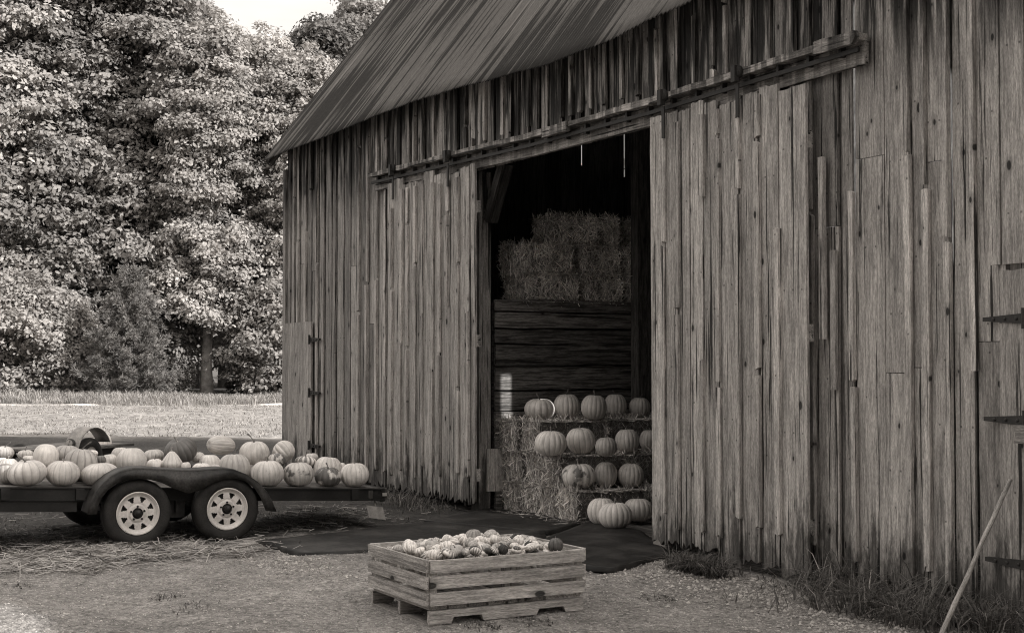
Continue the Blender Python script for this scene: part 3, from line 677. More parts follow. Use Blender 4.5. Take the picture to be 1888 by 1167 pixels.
def bale_meshes(seed, n=5200, size=BALE, cut=True):  # cut: short stem ends on the long sides, with painted shade
    rng = np.random.default_rng(seed); V, t = strands(n, size, rng)
    if cut:                                                  # short stem ends on the long sides, toned down to paint their shade
        c = V.mean(1); shade_side = np.abs(c[:,1]) > size[1]/2*.93; V[shade_side] = c[shade_side][:,None] + (V[shade_side]-c[shade_side][:,None])*rng.uniform(.25,.6,shade_side.sum())[:,None,None]; t[shade_side] *= .5
    for xo in (-.22, .22):                                   # baling twine pulls a waist into the straw
        near = np.abs(V.mean(1)[:,0]-xo) < .035; V[near] *= np.array([1,.95,.95]); t[near] *= .6
    me = np_quads('loose_straw', V, t); me.materials.append(M['straw' if cut else 'loft_straw'])
    b = MB(); nx_, ny_, nz_ = 10, 6, 5; pts = {}
    def P(i, j, k):
        key = (i,j,k)
        if key not in pts:
            x, y, z = (i/nx_-.5)*size[0]*.95, (j/ny_-.5)*size[1]*.95, (k/nz_-.5)*size[2]*.95
            e = [abs(i/nx_-.5)*2, abs(j/ny_-.5)*2, abs(k/nz_-.5)*2]; q = sum(v > .95 for v in e); s = 1-.03*max(0, q-1)
            pts[key] = len(b.v); b.add([(x*s+rng.normal(0,.008), y*s+rng.normal(0,.008), z*s+rng.normal(0,.008))], [])
        return pts[key]
    for k in (0, nz_):
        for i in range(nx_):
            for j in range(ny_): b.f.append((P(i,j,k),P(i+1,j,k),P(i+1,j+1,k),P(i,j+1,k)))
    for j in (0, ny_):
        for i in range(nx_):
            for k in range(nz_): b.f.append((P(i,j,k),P(i+1,j,k),P(i+1,j,k+1),P(i,j,k+1)))
    for i in (0, nx_):
        for j in range(ny_):
            for k in range(nz_): b.f.append((P(i,j,k),P(i,j+1,k),P(i,j+1,k+1),P(i,j,k+1)))
    core = bpy.data.meshes.new('bale'); core.from_pydata(b.v, [], b.f); core.materials.append(M['straw_core']); return core, me
BM = [bale_meshes(s) for s in (1, 2, 3)] + [bale_meshes(s, 4600, cut=False) for s in (4, 5)]
def bale(c, rz, label, group, k=None, sc=(1,1,1)):
    core, st_ = BM[random.randrange(3) if k is None else k]; o = bpy.data.objects.new('straw_bale', core); COL.objects.link(o); o.location = c
    o.rotation_euler = (random.uniform(-.02,.02), random.uniform(-.02,.02), rz+random.choice((0, math.pi))); o.scale = sc
    s = bpy.data.objects.new('loose_straw', st_); COL.objects.link(s); s.parent = o; tag(o, label, 'straw bale', group); return o
gS = 'straw bales stacked as steps'
y0 = .34
for lv, (xe, nrow) in enumerate(((-13.12, 4), (-13.50, 3), (-14.0, 2))):
    wdt = .44
    for r in range(nrow):
        xx = xe - wdt*(r+.5)
        for k in range(4 if r == 0 or lv == 2 else 1):
            yy = y0 + .46*1 + k*.93 + random.uniform(-.04,.04) + (.0 if lv < 2 else -.03)
            lab = {0: 'bottom layer', 1: 'middle layer', 2: 'top layer'}[lv]
            if k == 0: lb_ = 'straw bale with its end facing out, %s, %s' % (lab, ('by the floor pumpkins', 'rightmost of it', 'rightmost of it')[lv] if r == 0 else 'by partition' if r == nrow-1 else 'second from the right' if r == 1 else 'second from the partition')
            else: lb_ = 'straw step bale, %s, %s behind the front one%s' % (lab, ('next', 'second', 'third')[k-1], '' if r == 0 else ', partition side')
            bale((xx, yy, .18+.36*lv+.0), math.pi/2, lb_, gS, sc=(.985, wdt/.46*.95, .955))
gM = 'straw bales stored in the loft'
for (a, b, z, lab) in ((948,1062,0,'left bale of the lowest loft row'), (1062,1176,0,'right bale of the lowest loft row'), (938,1052,1,'left bale of the middle loft row, straw sticking out'), (1056,1172,1,'right bale of the middle loft row'), (1000,1140,2,'single large straw bale on top of the loft stack'), (1152,1260,2,'half hidden behind the bay post at the top')):
    xx = -15.17; A = on_x(a+9, 480, xx+.2); B = on_x(b+5, 480, xx+.2); bale((xx, (A.y+B.y)/2, 2.47+.18+.355*z), math.pi/2, 'straw bale above the plank partition, ' + lab, gM, k=3+(a % 3 > 0), sc=((B.y-A.y)/1.04, 1, .95))

# ------------------------------------------------------------------ flatbed trailer
TX = -13.72                                                   # outer plane of the near wheels
RX, LX = -13.98, -15.62
tA = on_x(100, 897, RX); tB = on_x(660, 899, RX)
def dz(y): return tA.z + (tB.z-tA.z)*(y-tA.y)/(tB.y-tA.y)
YR = on_x(702, 925, RX).y; YF = -9.6
trl = thing('flatbed_trailer', 'black tandem axle flatbed trailer with white spoked wheels loaded with pumpkins', 'trailer', (0,0,0))
def tilt_plank(b, x, y0_, y1_, zo, wd, t, ac=(0,0,1), th=(1,0,0), **k):
    p0 = Vector((x, y0_, dz(y0_)+zo)); p1 = Vector((x, y1_, dz(y1_)+zo)); b.plank(p0, p1-p0, ac, th, (p1-p0).length, wd, t, **k)
b = MB(); x = LX
while x < RX-.02: tilt_plank(b, x+.07, YF, YR, -.04, .132, .038, (1,0,0), (0,0,1), nseg=3, jit=.002); x += .137
b.build('deck', M['deck_wood'], trl)
for xx, s in ((RX, 1), (LX-.04, 1)):
    b = MB(); tilt_plank(b, xx, YF, YR, -.066, .13, .045); tilt_plank(b, xx+.03, YF, YR, -.008, .012, .03); tilt_plank(b, xx+.03, YF, YR, -.125, .012, .03)
    fr = b.build('side_rail', M['frame_paint'], trl)
    if xx == RX:
        for px_ in (8, 145, 650):
            q = on_x(px_, 913, RX); h = MB(); tilt_plank(h, RX+.045, q.y-.04, q.y+.04, -.066, .105, .035); h.build('stake_pocket', M['frame_paint'], fr)
b = MB(); qa = on_x(140, 940, RX); tilt_plank(b, RX-.02, YF, qa.y, -.185, .10, .06); b.build('tongue_beam', M['frame_paint'], trl)
b = MB(); b.plank((LX, YR-.02, dz(YR)-.07), VX, VZ, VY, RX-LX+.05, .14, .05); b.build('rear_crossbeam', M['frame_paint'], trl)
for y in (-8.6,-7.4,-6.2,-5.2,-2.6):
    b = MB(); b.plank((LX, y, dz(y)-.085), VX, VZ, VY, RX-LX, .09, .05); b.build('crossbeam', M['frame_paint'], trl)
RAD = .33; WY = (on_x(255, 945, TX).y, on_x(420, 940, TX).y)
tyre_prof = [(.205,-.085),(.235,-.10),(.275,-.105),(.305,-.095),(.322,-.075),(.330,-.045),(.326,-.036),(.330,-.03),(.331,0),(.326,.005),(.330,.01),(.330,.045),(.322,.075),(.305,.095),(.275,.105),(.235,.10),(.205,.085),(.20,0),(.205,-.085)]
def rim_mesh():
    b = MB(); V = []; Fc = []
    rr = [(.206,.088),(.200,.092),(.188,.080),(.176,.066),(.160,.060),(.142,.062),(.124,.064),(.108,.066),(.090,.062),(.072,.074),(.052,.074)]; ns = 128
    for r, h in rr:
        for k in range(ns):
            a = 2*math.pi*k/ns; V.append((h, r*math.cos(a), r*math.sin(a)))
    for i in range(len(rr)-1):
        for k in range(ns):
            q = k % 16
            if (i == 4 and 4 <= q <= 11) or (i == 5 and 5 <= q <= 10) or (i == 6 and 6 <= q <= 9): continue
            k2 = (k+1) % ns; Fc.append((i*ns+k, (i+1)*ns+k, (i+1)*ns+k2, i*ns+k2))
    b.add(V, Fc); return b
tyre_me = MB().lathe((0,0,0), (1,0,0), tyre_prof, 48)
first = None
def wheel(x, y, zc, flip):
    global first
    if first is None:
        t = tyre_me.build('wheel', M['rubber'], trl, True); t.name = 'wheel'
        rmo = rim_mesh().build('rim', M['rim_paint'], t, False)
        sm = rmo.modifiers.new('thickness', 'SOLIDIFY'); sm.thickness = .004
        b = MB(); b.lathe((.02,0,0), (1,0,0), [(0,0),(.2,0),(.2,.01),(0,.01)], 24); b.build('brake_drum', M['iron'], t)
        b = MB(); b.lathe((.06,0,0), (1,0,0), [(.052,0),(.050,.012),(.036,.016),(.034,.05),(.028,.062),(0,.064)], 20)
        b.build('hub', M['hub'], t, True)
        for k in range(5):
            a = 2*math.pi*k/5+.3; b = MB(); b.lathe((.074, .066*math.cos(a), .066*math.sin(a)), (1,0,0), [(.011,0),(.011,.016),(.007,.022),(0,.022)], 6); b.build('lug_nut', M['hub'], t)
        first = t; o = t
    else: o = copy_tree(first, trl)
    o.location = (x, y, zc); o.rotation_euler = (random.uniform(0,1.2), 0, math.pi if flip else 0); return o
for y in WY:
    wheel(TX-.10, y, RAD-.015+gz(TX, y), False); wheel(LX-.20, y, RAD-.015, True)
for y in WY:
    b = MB(); b.tube([(LX-.2,y,RAD-.03),(TX-.15,y,RAD-.03)], .035, 10); b.build('axle', M['iron'], trl)
b = MB(); ym = sum(WY)/2
for y in WY: b.plank((RX-.1, y-.3, RAD+.02), VY, VZ, VX, .6, .05, .06)
b.box((RX-.05, ym, dz(ym)-.2), (.05, .18, .2), 2); b.tube([(RX+.02, ym, dz(ym)-.1), (RX+.02, ym, RAD-.05)], .02, 8); b.build('leaf_spring', M['iron'], trl)
# tandem fender: drawn as a side skirt and a rolled top
out_px = [(565,790),(585,730),(612,665),(655,605),(720,548),(790,514),(860,499),(960,499),(1060,506),(1160,512),(1250,512),(1350,506),(1440,500),(1510,508),(1590,540),(1660,585),(1720,650),(1755,710),(1780,772)]
in_px = [(625,795),(632,745),(655,690),(695,640),(745,602),(815,575),(890,567),(960,572),(1040,592),(1120,630),(1215,662),(1290,640),(1370,595),(1440,570),(1510,565),(1580,582),(1640,630),(1680,690),(1712,772)]
C1 = lambda p: (p[0]*.286, 720+p[1]*.286)
op = [on_x(*C1(p), TX+.03) for p in out_px]; ip = [on_x(*C1(p), TX+.03) for p in in_px]
# keep the profile square to the trailer
b = MB(); V = []; n = len(op)
for p, q in zip(op, ip):
    V += [(TX+.035, p.y, p.z-.012), (TX+.035, q.y, q.z)]
Fc = [(2*i, 2*i+1, 2*i+3, 2*i+2) for i in range(n-1)]
b.add(V, Fc)
V = []
for p in op: V += [(TX+.035, p.y, p.z-.012), (TX+.02, p.y, p.z), (TX-.26, p.y, p.z), (TX-.26, p.y, p.z-.012)]
b.add(V, [(4*i+k, 4*(i+1)+k, 4*(i+1)+k+1, 4*i+k+1) for i in range(n-1) for k in range(3)])
fo = b.build('fender', M['fender_paint'], trl, True); md = fo.modifiers.new('thickness', 'SOLIDIFY'); md.thickness = .006; md.offset = 0
# mirrored far fender
b = MB(); V = []
for p in op: V += [(LX-.33, p.y, p.z-.03), (LX-.08, p.y, p.z-.03)]
b.add(V, [(2*i, 2*i+1, 2*i+3, 2*i+2) for i in range(n-1)]); fo2 = b.build('fender', M['fender_paint'], trl, True); md = fo2.modifiers.new('thickness', 'SOLIDIFY'); md.thickness = .02
# lamps and the hanging plate
q = on_x(704, 917, RX+.02); b = MB(); b.box((RX+.0, YR+.04, dz(YR)-.06), (.10, .03, .12), 2); tl = b.build('tail_lamp', M['lamp_red'], trl)
b = MB(); b.box((RX+.055, YR+.02, dz(YR)-.065), (.008, .05, .035), 2); b.build('lens', M['lamp_clear'], tl)
b = MB(); b.box((RX+.05, YR-.14, dz(YR)-.06), (.012, .05, .09), 2); b.build('side_marker', M['lamp_red'], trl)
q = on_x(694, 944, RX+.06); b = MB(); pl = []
for i in range(9):
    t = i/8; pl.append((RX+.05+.004*math.sin(i*1.57), q.y-.11+.19*t, 0))
V = []
for (x_, y_, _) in pl: V += [(x_, y_, q.z+.06-.02*(y_-q.y)/.12), (x_+.03, y_+.02, q.z-.07-.02*(y_-q.y)/.12)]
b.add(V, [(2*i,2*i+1,2*i+3,2*i+2) for i in range(8)]); b.tube([(RX+.04,q.y,q.z+.06),(RX+.0,q.y,dz(YR)-.12)], .008, 6)
pz_ = b.build('licence_plate', M['plate'], trl); md = pz_.modifiers.new('thickness', 'SOLIDIFY'); md.thickness = .003

# pumpkins on the trailer: crop, x, y, w, h, kind, tone, patch, line, stem, row plane or None, label
T1 = [(175,540,250,165,'flat',.50,0,.35,2,'f','wide pale ribbed pumpkin with a curved dark stem, front row, far left'),
 (405,540,215,165,'round',.50,0,.30,3,'f','pale round pumpkin, second in the front row from the left edge'),
 (645,545,240,150,'smooth',.48,.2,.25,None,'f','smooth broad pumpkin partly behind the left end of the fender'),
 (52,520,150,170,'round',.42,.2,.35,1,-14.35,'shaded pumpkin with an upright stem, half hidden behind the wide front pumpkin at far left'),
 (297,425,165,165,'tall',.62,0,.05,None,-14.45,'smooth egg shaped pale pumpkin standing above the front row'),
 (520,450,210,160,'ribbed',.36,0,.5,2,-14.45,'grey ribbed pumpkin with a long curved stem, behind the second front pumpkin'),
 (435,405,165,110,'ribbed',.36,0,.45,0,-15.0,'grey pumpkin with thick stem behind the egg shaped one'),
 (30,400,120,85,'round',.40,0,.4,2,-15.1,'pumpkin with twisted stem at the far left edge, back row'),
 (12,470,80,80,'smooth',.60,0,.1,None,-14.7,'pale smooth pumpkin cut by the left edge of the picture'),
 (165,412,105,62,'ribbed',.44,.3,.4,0,-15.3,'small two toned pumpkin with dark stem in the back row at left'),
 (190,440,90,45,'smooth',.58,0,.1,None,-15.0,'pale low pumpkin wedged left of the egg shaped one'),
 (592,405,80,45,'smooth',.66,0,.05,None,-15.2,'small white pumpkin under the long curved stem'),
 (652,448,64,62,'acorn',.16,0,.3,None,-14.5,'small dark green squash beside the big mottled pumpkin'),
 (705,450,110,85,'smooth',.50,0,.15,None,-14.75,'pale pumpkin right of the small dark squash'),
 (775,418,115,110,'round',.48,0,.2,None,-15.1,'pale pumpkin behind the big mottled pumpkin'),
 (850,438,195,145,'tall',.50,.12,.12,None,-14.5,'big tall mottled pumpkin above the left wheel'),
 (990,420,135,85,'round',.42,0,.3,None,-15.2,'grey pumpkin in the back row right of the big mottled one'),
 (1000,468,115,62,'smooth',.58,0,.1,0,-14.6,'pale pumpkin with a thick dark leaning stem, above the fender'),
 (1108,448,140,118,'pear',.52,0,.35,1,-14.5,'pear shaped pale striped squash over the middle of the fender'),
 (1165,388,212,168,'round',.10,0,.3,1,-14.85,'large dark pumpkin, the darkest of the load'),
 (1200,485,62,52,'smooth',.56,0,.1,None,-14.3,'little pale pumpkin tucked below the dark pumpkin'),
 (1275,430,95,70,'round',.50,0,.2,0,-14.9,'pale pumpkin with a dark stem right of the dark pumpkin'),
 (1352,452,145,85,'smooth',.56,0,.12,None,-14.75,'smooth pale pumpkin below the long oblong one'),
 (1300,487,140,50,'flat',.58,0,.1,1,-14.3,'flat pale pumpkin with an upright stem just above the fender'),
 (1425,352,205,125,'oblong',.46,.15,.3,None,-14.9,'long oblong pumpkin lying on its side on top of the heap'),
 (1510,470,212,135,'round',.38,.15,.25,0,-14.4,'broad mid grey pumpkin behind the right hump of the fender'),
 (1640,402,195,158,'round',.52,0,.18,2,-14.65,'pale pumpkin perched high with a short curled stem'),
 (1830,392,145,135,'ribbed',.54,0,.3,0,-14.7,'tilted pale pumpkin on the heap, stem end toward us, before the barn corner'),
 (1782,450,120,95,'acorn',.50,.52,.2,None,-14.5,'dark squash with a white patch under the tilted pumpkin'),
 (1725,552,212,172,'round',.52,0,.3,1,'f','pale round pumpkin in the front row right of the fender')]
T2 = [(595,412,200,162,'round',.46,.44,.25,1,'f','two toned pumpkin with a brown patch in the front row right of the fender'),
 (785,428,175,128,'ribbed',.52,.56,.25,0,'f','dark pumpkin with a white patch in the front row'),
 (957,418,190,158,'round',.60,0,.22,1,'f','pale pumpkin alone at the right rear end of the trailer'),
 (785,332,188,100,'round',.60,0,.2,0,-14.55,'pale spotted pumpkin behind the white patched one'),
 (640,318,140,75,'striped',.62,0,.2,0,-14.7,'pale striped pumpkin behind the two toned one'),
 (680,292,90,60,'round',.48,0,.2,0,-15.1,'grey pumpkin in the back row near the trailer end'),
 (868,355,70,62,'smooth',.58,0,.1,None,-14.8,'small pale pumpkin glimpsed between the last two')]
for (L_, ox, oy) in ((T1, 0, 720), (T2, 380, 760)):
    for (cx, cy, pw, ph, kd, tn, pt_, ln, stm, row, lab) in L_:
        px_, py_, pw_, ph_ = ox+cx*.286, oy+cy*.286, pw*.286, ph*.286
        if row == 'f':
            c = on_x(px_, py_, -14.14); d = depth(c); wd, hg = pw_*d/2622, ph_*d/2622; c.z = dz(c.y)+hg*.48
        else:
            c = on_x(px_, py_, row); d = depth(c); wd, hg = pw_*d/2622, ph_*d/2622
            lim = dz(c.y)+hg*.48
            if c.z > lim and c.z-lim < .16:                # grow down to the deck where only the top shows
                top_ = c.z+hg/2; hg2 = min(top_-dz(c.y), wd*.95)
                if hg2 > hg: hg = hg2
                c.z = top_-hg/2
            c.z = max(c.z, lim)
        kind, mat, tl_ = kd, 'pumpkin', (random.uniform(-.1,.1), random.uniform(-.1,.1)); rz_ = None
        if kd == 'striped': kind, mat = 'ribbed', 'striped'
        if kd == 'oblong':
            kind = 'tall'; tl_ = (R_(84), 0); rz_ = R_(20); wd, hg = hg, wd
        if 'tilted pale' in lab: tl_ = (R_(0), R_(48)); rz_ = None
        if 'darkest' in lab: tl_ = (R_(-20), R_(18))
        pumpkin(kind, c, wd, hg, lab, tn, pt_, ln, rz=rz_, tilt=tl_, stem=stm, mat=mat, group='pumpkins loaded on the trailer')
# fruit underneath that carries the heap
for (y, x) in ((-4.6,-14.75),(-4.1,-14.75),(-3.6,-14.9),(-3.1,-14.75),(-2.7,-14.95),(-5.0,-15.1),(-5.4,-14.8),(-3.3,-14.45),(-2.75,-14.5),(-4.3,-15.2)):
    pumpkin('round', (x, y, dz(y)+.10), .30, .21, 'pumpkin at the bottom of the heap on the trailer, covered by those on top', .40, 0, .3, stem=None, group='pumpkins at the bottom of the trailer heap')

# ------------------------------------------------------------------ small old trailer beyond
ang = math.atan2(FW.y, FW.x) + R_(38)
ob = dl(21.5, -6.55*21.5/21.5); 
pw_ = on_z(160, 880, 0); base = CAM + (pw_-CAM)*1.0
dd = 21.5; base = dl(dd, (165-944)/2622*dd)
ot = thing('old_cart_trailer', 'small old trailer with a round lamp on its rusty fender behind the pumpkin load', 'trailer', base, 0)
rotz = math.atan2(FW.y, FW.x) + R_(-21)
ot.rotation_euler = (0,0,rotz)
def cart_wheel(y):
    b = MB(); b.lathe((0,y,.30), (0,1,0), [(.17,-.06),(.2,-.07),(.27,-.06),(.30,-.03),(.30,.03),(.27,.06),(.2,.07),(.17,.06),(.17,-.06)], 28); wt = b.build('wheel', M['rubber'], ot, True)
    b = MB(); b.lathe((0,y-.05,.30), (0,1,0), [(0,-.02),(.05,-.02),(.06,.0),(.165,.02),(.18,.0)], 20); b.build('rim', M['rim_paint'], wt, True)
    b = MB(); V = []
    for i in range(13):
        a = R_(-8+13.5*i); r = .40; V += [(-math.cos(a)*r, y-.12, .34+math.sin(a)*r*1.02), (-math.cos(a)*r, y+.14, .34+math.sin(a)*r*1.02)]
    b.add(V, [(2*i,2*i+1,2*i+3,2*i+2) for i in range(12)]); f_ = b.build('fender', M['old_metal'], ot, True); md = f_.modifiers.new('thickness','SOLIDIFY'); md.thickness = .012
    b = MB(); b.lathe((-.41,y,.52), (-1,0,.2), [(0,.05),(.055,.05),(.075,.045),(.085,.03),(.085,0),(.05,-.03),(0,-.04)], 20); lm = b.build('lamp', M['iron'], ot, True)
    b = MB(); b.lathe((-.41,y,.52), (-1,0,.2), [(0,.062),(.05,.058),(.066,.05)], 20); b.build('lens', M['plate'], lm, True)
cart_wheel(0)
b = MB(); b.lathe((0,1.3,.24), (0,1,0), [(.13,-.05),(.2,-.06),(.24,-.03),(.24,.03),(.2,.06),(.13,.05)], 28); b.build('wheel', M['rubber'], ot, True)
b = MB()
for k in range(6): b.plank((-.55, .25+.2*k, .40), VX, VY, VZ, 1.9, .19, .04, 4, .004)
b.build('bed', M['deck_wood'], ot)
b = MB(); b.box((.3,.3,.34),(1.7,.06,.1),0); b.box((.3,1.2,.34),(1.7,.06,.1),0); b.tube([(0,-.05,.3),(0,1.5,.3)], .03, 8); b.build('chassis', M['iron'], ot)
pz = dl(22.6, (190-944)/2622*22.6, 0); pumpkin('round', (pz.x, pz.y, .44), .30, .36, 'white pumpkin on a stump beyond the small old trailer', .66, .35, .1, stem=None)
b = MB(); b.tube([(0,0,-.05),(0,0,.12),(0,0,.27)], [.2,.17,.16], 12); o = b.build('tree_stump', M['bark'], None, True); o.location = (pz.x,pz.y,0); tag(o, 'low stump under the white pumpkin beyond the small old trailer', 'stump')

# ------------------------------------------------------------------ slatted crate on a pallet
c0 = on_z(791.5, 1160, 0); c1 = on_z(1079, 1131, 0); ux = (c1-c0).normalized(); uy = Vector((-ux.y, ux.x, 0)); LN = (c1-c0).length; c2 = on_z(684, 1113, 0); DP = abs((c2-c0).dot(uy))-.11; LN -= .02
cr_ = thing('pallet_crate', 'square slatted wooden crate on a pallet, heaped with small gourds in the yard', 'crate', c0+Vector((0,0,.010)), math.atan2(ux.y, ux.x))
print('crate', LN, DP)
ztop = .45
def side(o, al, L, th):
    b = MB()
    for z in (.185, .295, .405):
        b.plank(Vector(o)+Vector((0,0,z+random.uniform(-.003,.003))), al, VZ, th, L, .083, .024, 6, .0015, tone=random.uniform(.85,1.1))
    return b.build('side_panel', M['crate_wood'], cr_)
side((0,0,0), VX, LN, (0,-1,0)); side((0,DP,0), VX, LN, VY); side((-.002,0.002,0), VY, DP-.004, (-1,0,0)); side((LN+.002,.002,0), VY, DP-.004, VX)
for (x, y) in ((.03,.03),(LN-.03,.03),(.03,DP-.03),(LN-.03,DP-.03),(LN*.5,.03),(LN*.5,DP-.03)):
    b = MB(); b.box((x, y, .285), (.055,.055,.31), 2); b.build('corner_post', M['crate_wood'], cr_)
pal = MB()
for k in range(8): pal.plank((k*LN/8+LN/16, .022, .112), VY, VX, VZ, DP-.044, LN/8-.02, .022, 3, .002)
po_ = pal.build('pallet', M['pallet_wood'], cr_)
def stringer(y):
    L = LN; z0, z1 = .02, .108; n1 = (.15, .34); n2 = (.70, .88); pr = [(0,z0)]
    for a, b2 in (n1, n2): pr += [(a*L-.02, z0), (a*L, z0+.040), (b2*L-.02, z0+.040), (b2*L, z0)]
    xs2 = sorted(set([0, L] + [p[0] for p in pr])); b = MB(); V = []; G = []
    def lowz(x):
        for a, b2 in (n1, n2):
            if a*L-.001 <= x <= b2*L-.019: return z0+.04
        return z0
    for x_ in xs2:
        for yy in (y-.02, y+.02): V += [(x_, yy, lowz(x_)), (x_, yy, z1)]; G += [(x_+y, lowz(x_), yy), (x_+y, z1, yy)]
    Fc = []
    for i in range(len(xs2)-1):
        a = i*4; c = (i+1)*4; Fc += [(a,c,c+1,a+1), (a+2,a+3,c+3,c+2), (a+1,c+1,c+3,a+3), (a,a+2,c+2,c)]
    Fc += [(0,1,3,2), (len(V)-4, len(V)-2, len(V)-1, len(V)-3)]
    b.add(V, Fc, G, .95); b.build('stringer', M['pallet_wood'], po_)
for y in (.012, DP/2, DP-.012): stringer(y)
b = MB()
for x in (.06, LN*.5, LN-.06): b.plank((x, 0, .0), VY, VX, VZ, DP, .11, .018)
b.build('bottom_board', M['pallet_wood'], po_)
# gourds in the crate
MC = Matrix.Translation(c0) @ Matrix.Rotation(math.atan2(ux.y, ux.x), 4, 'Z')
GG = [(350,285,108,105,'mini','pumpkin',.72,0,.25,'large white ribbed mini pumpkin at the left end of the crate heap'),
 (300,318,85,55,'mini','pumpkin',.70,0,.2,'white mini pumpkin leaning on the left board of the crate'),
 (408,292,66,72,'mini','pumpkin',.70,0,.25,'white mini pumpkin right of the large white one'),
 (392,345,64,44,'mini','pumpkin',.68,0,.2,'small white pumpkin below the large white one by the crate edge'),
 (457,337,78,62,'mini','pumpkin',.64,0,.4,'ribbed pale mini pumpkin near the front left corner of the crate'),
 (540,350,92,82,'mini','pumpkin',.66,0,.4,'white ribbed mini pumpkin at the front corner of the crate'),
 (562,266,116,88,'ball','pumpkin',.34,0,.15,'plain grey round squash with a bent pale stem, left of the middle'),
 (482,287,74,48,'lump','warty',.46,0,.2,'bumpy gourd between white and grey squashes'),
 (677,280,108,92,'mini','pumpkin',.72,0,.65,'white pumpkin with dark grooves lying on its side'),
 (592,322,84,64,'ball','pumpkin',.48,0,.2,'pale round gourd in front of the plain grey squash'),
 (645,352,86,48,'mini','pumpkin',.56,0,.4,'flat pale ribbed gourd near the front board'),
 (748,242,94,82,'ball','pumpkin',.42,.15,.15,'round grey gourd with a dark seam behind the grooved white one'),
 (742,308,124,74,'ball','pumpkin',.34,0,.1,'long grey gourd in the middle of the heap'),
 (758,345,124,60,'ball','striped',.52,0,.2,'pale gourd with dark stripes by the front board'),
 (870,225,145,152,'lump','warty',.42,.25,.2,'big warty two toned squash, the highest in the crate'),
 (998,187,112,66,'ball','pumpkin',.36,0,.2,'grey squash at the back right of the big warty one'),
 (935,272,130,42,'neck','pumpkin',.66,.2,.1,'long pale gourd with a dark end'),
 (970,290,86,72,'lump','pumpkin',.36,0,.2,'grey gourd under the long pale one'),
 (1045,290,92,62,'lump','warty',.58,0,.3,'pale knobbly gourd right of the middle'),
 (1112,235,100,52,'lump','striped',.64,0,.3,'pale striped gourd at the back of the heap'),
 (1035,230,84,54,'lump','warty',.56,.2,.3,'bumpy pale gourd behind the knobbly one'),
 (1150,310,84,76,'lump','warty',.07,0,.3,'black knobbly gourd in the right half of the crate'),
 (1100,337,62,44,'ball','pumpkin',.06,0,.1,'small black round gourd left of the knobbly black one'),
 (1240,300,84,92,'neck','pumpkin',.68,0,.15,'white pear shaped gourd standing upright'),
 (1342,280,132,54,'neck','pumpkin',.68,.3,.2,'curved white gourd with dark tip at the right'),
 (1290,266,66,52,'lump','warty',.09,0,.2,'small dark gourd behind the curved white one'),
 (1322,320,66,44,'ball','striped',.18,0,.2,'small dark striped gourd below the curved white one'),
 (1392,322,112,40,'neck','pumpkin',.66,0,.1,'white bottle necked gourd at the right front'),
 (1482,322,64,40,'mini','pumpkin',.66,0,.3,'small white pumpkin at the right end board'),
 (1500,266,118,112,'acorn','pumpkin',.09,0,.2,'dark ribbed acorn squash in the right corner of the crate'),
 (1030,347,94,48,'lump','striped',.70,.3,.3,'white gourd with a dark star at the front board'),
 (922,347,64,42,'ball','pumpkin',.46,0,.1,'little plain gourd behind the front board'),
 (842,377,66,34,'ball','pumpkin',.64,0,.1,'little pale gourd against the front board'),
 (665,388,150,30,'neck','pumpkin',.66,0,.1,'long white neck gourd lying along the front board'),
 (1180,255,84,56,'lump','warty',.52,.2,.2,'warty gourd near the back right of the heap'),
 (1200,345,74,48,'ball','striped',.56,0,.2,'striped pale gourd below the white pear shaped one'),
 (820,320,72,56,'lump','warty',.48,0,.2,'knobbly gourd left of the big warty squash')]
MI = MC.inverted()
for (cx, cy, pw, ph, kd, mt, tn, pt_, ln, lab) in GG:
    px_, py_ = 660+cx*.2436, 940+cy*.2436; zc = .485
    hi_ = 'highest' in lab or 'back right of the big' in lab
    c = on_z(px_, py_, .50 if hi_ else zc); l = MI @ c; d = depth(c); wd, hg = pw*.2436*d/2622, ph*.2436*d/2622
    mx = max(wd, .05)*.5+.02; c = MC @ Vector((min(max(l.x, mx), LN-mx), min(max(l.y, mx), DP-mx), l.z)); lie = pw > ph*1.5
    if lie and kd == 'neck': pumpkin(kd, c, hg*1.2, wd, lab, tn, pt_, ln, tilt=(0, R_(80)), rz=random.uniform(-.3,.3)+math.atan2(RT.y,RT.x), stem=None, cat='gourd', mat=mt, group='gourds heaped in the crate', name='gourd')
    else: pumpkin(kd, c, wd, max(hg, wd*.6), lab, tn, pt_, ln, tilt=(random.uniform(-.7,.7), random.uniform(-.7,.7)) if kd in ('mini','lump','ball') else (0,0), stem=random.choice((0,3)) if kd in ('mini','acorn','ball') else None, cat='gourd', mat=mt, group='gourds heaped in the crate', name='gourd')
rg = random.Random(14)
for iy in range(7):                                           # the layer that shows between the slats
    for ix in range(9):
        if 0 < iy < 6 and 0 < ix < 8 and (ix+iy) % 2: continue
        lx = .19+(LN-.38)*ix/8; ly = .19+(DP-.38)*iy/6; p = MC @ Vector((lx, ly, .31+rg.uniform(-.025,.025))); wd = rg.uniform(.10,.15)
        pumpkin(rg.choice(('ball','mini','lump')), p, wd, wd*.8, 'gourd lower in the crate, only glimpsed through the gaps between its slats', rg.uniform(.15,.5), 0, .3, tilt=(rg.uniform(-1,1), rg.uniform(-1,1)), stem=None, cat='gourd', mat='pumpkin', group='gourds lower in the crate', name='gourd')
rg = random.Random(4); k = 0
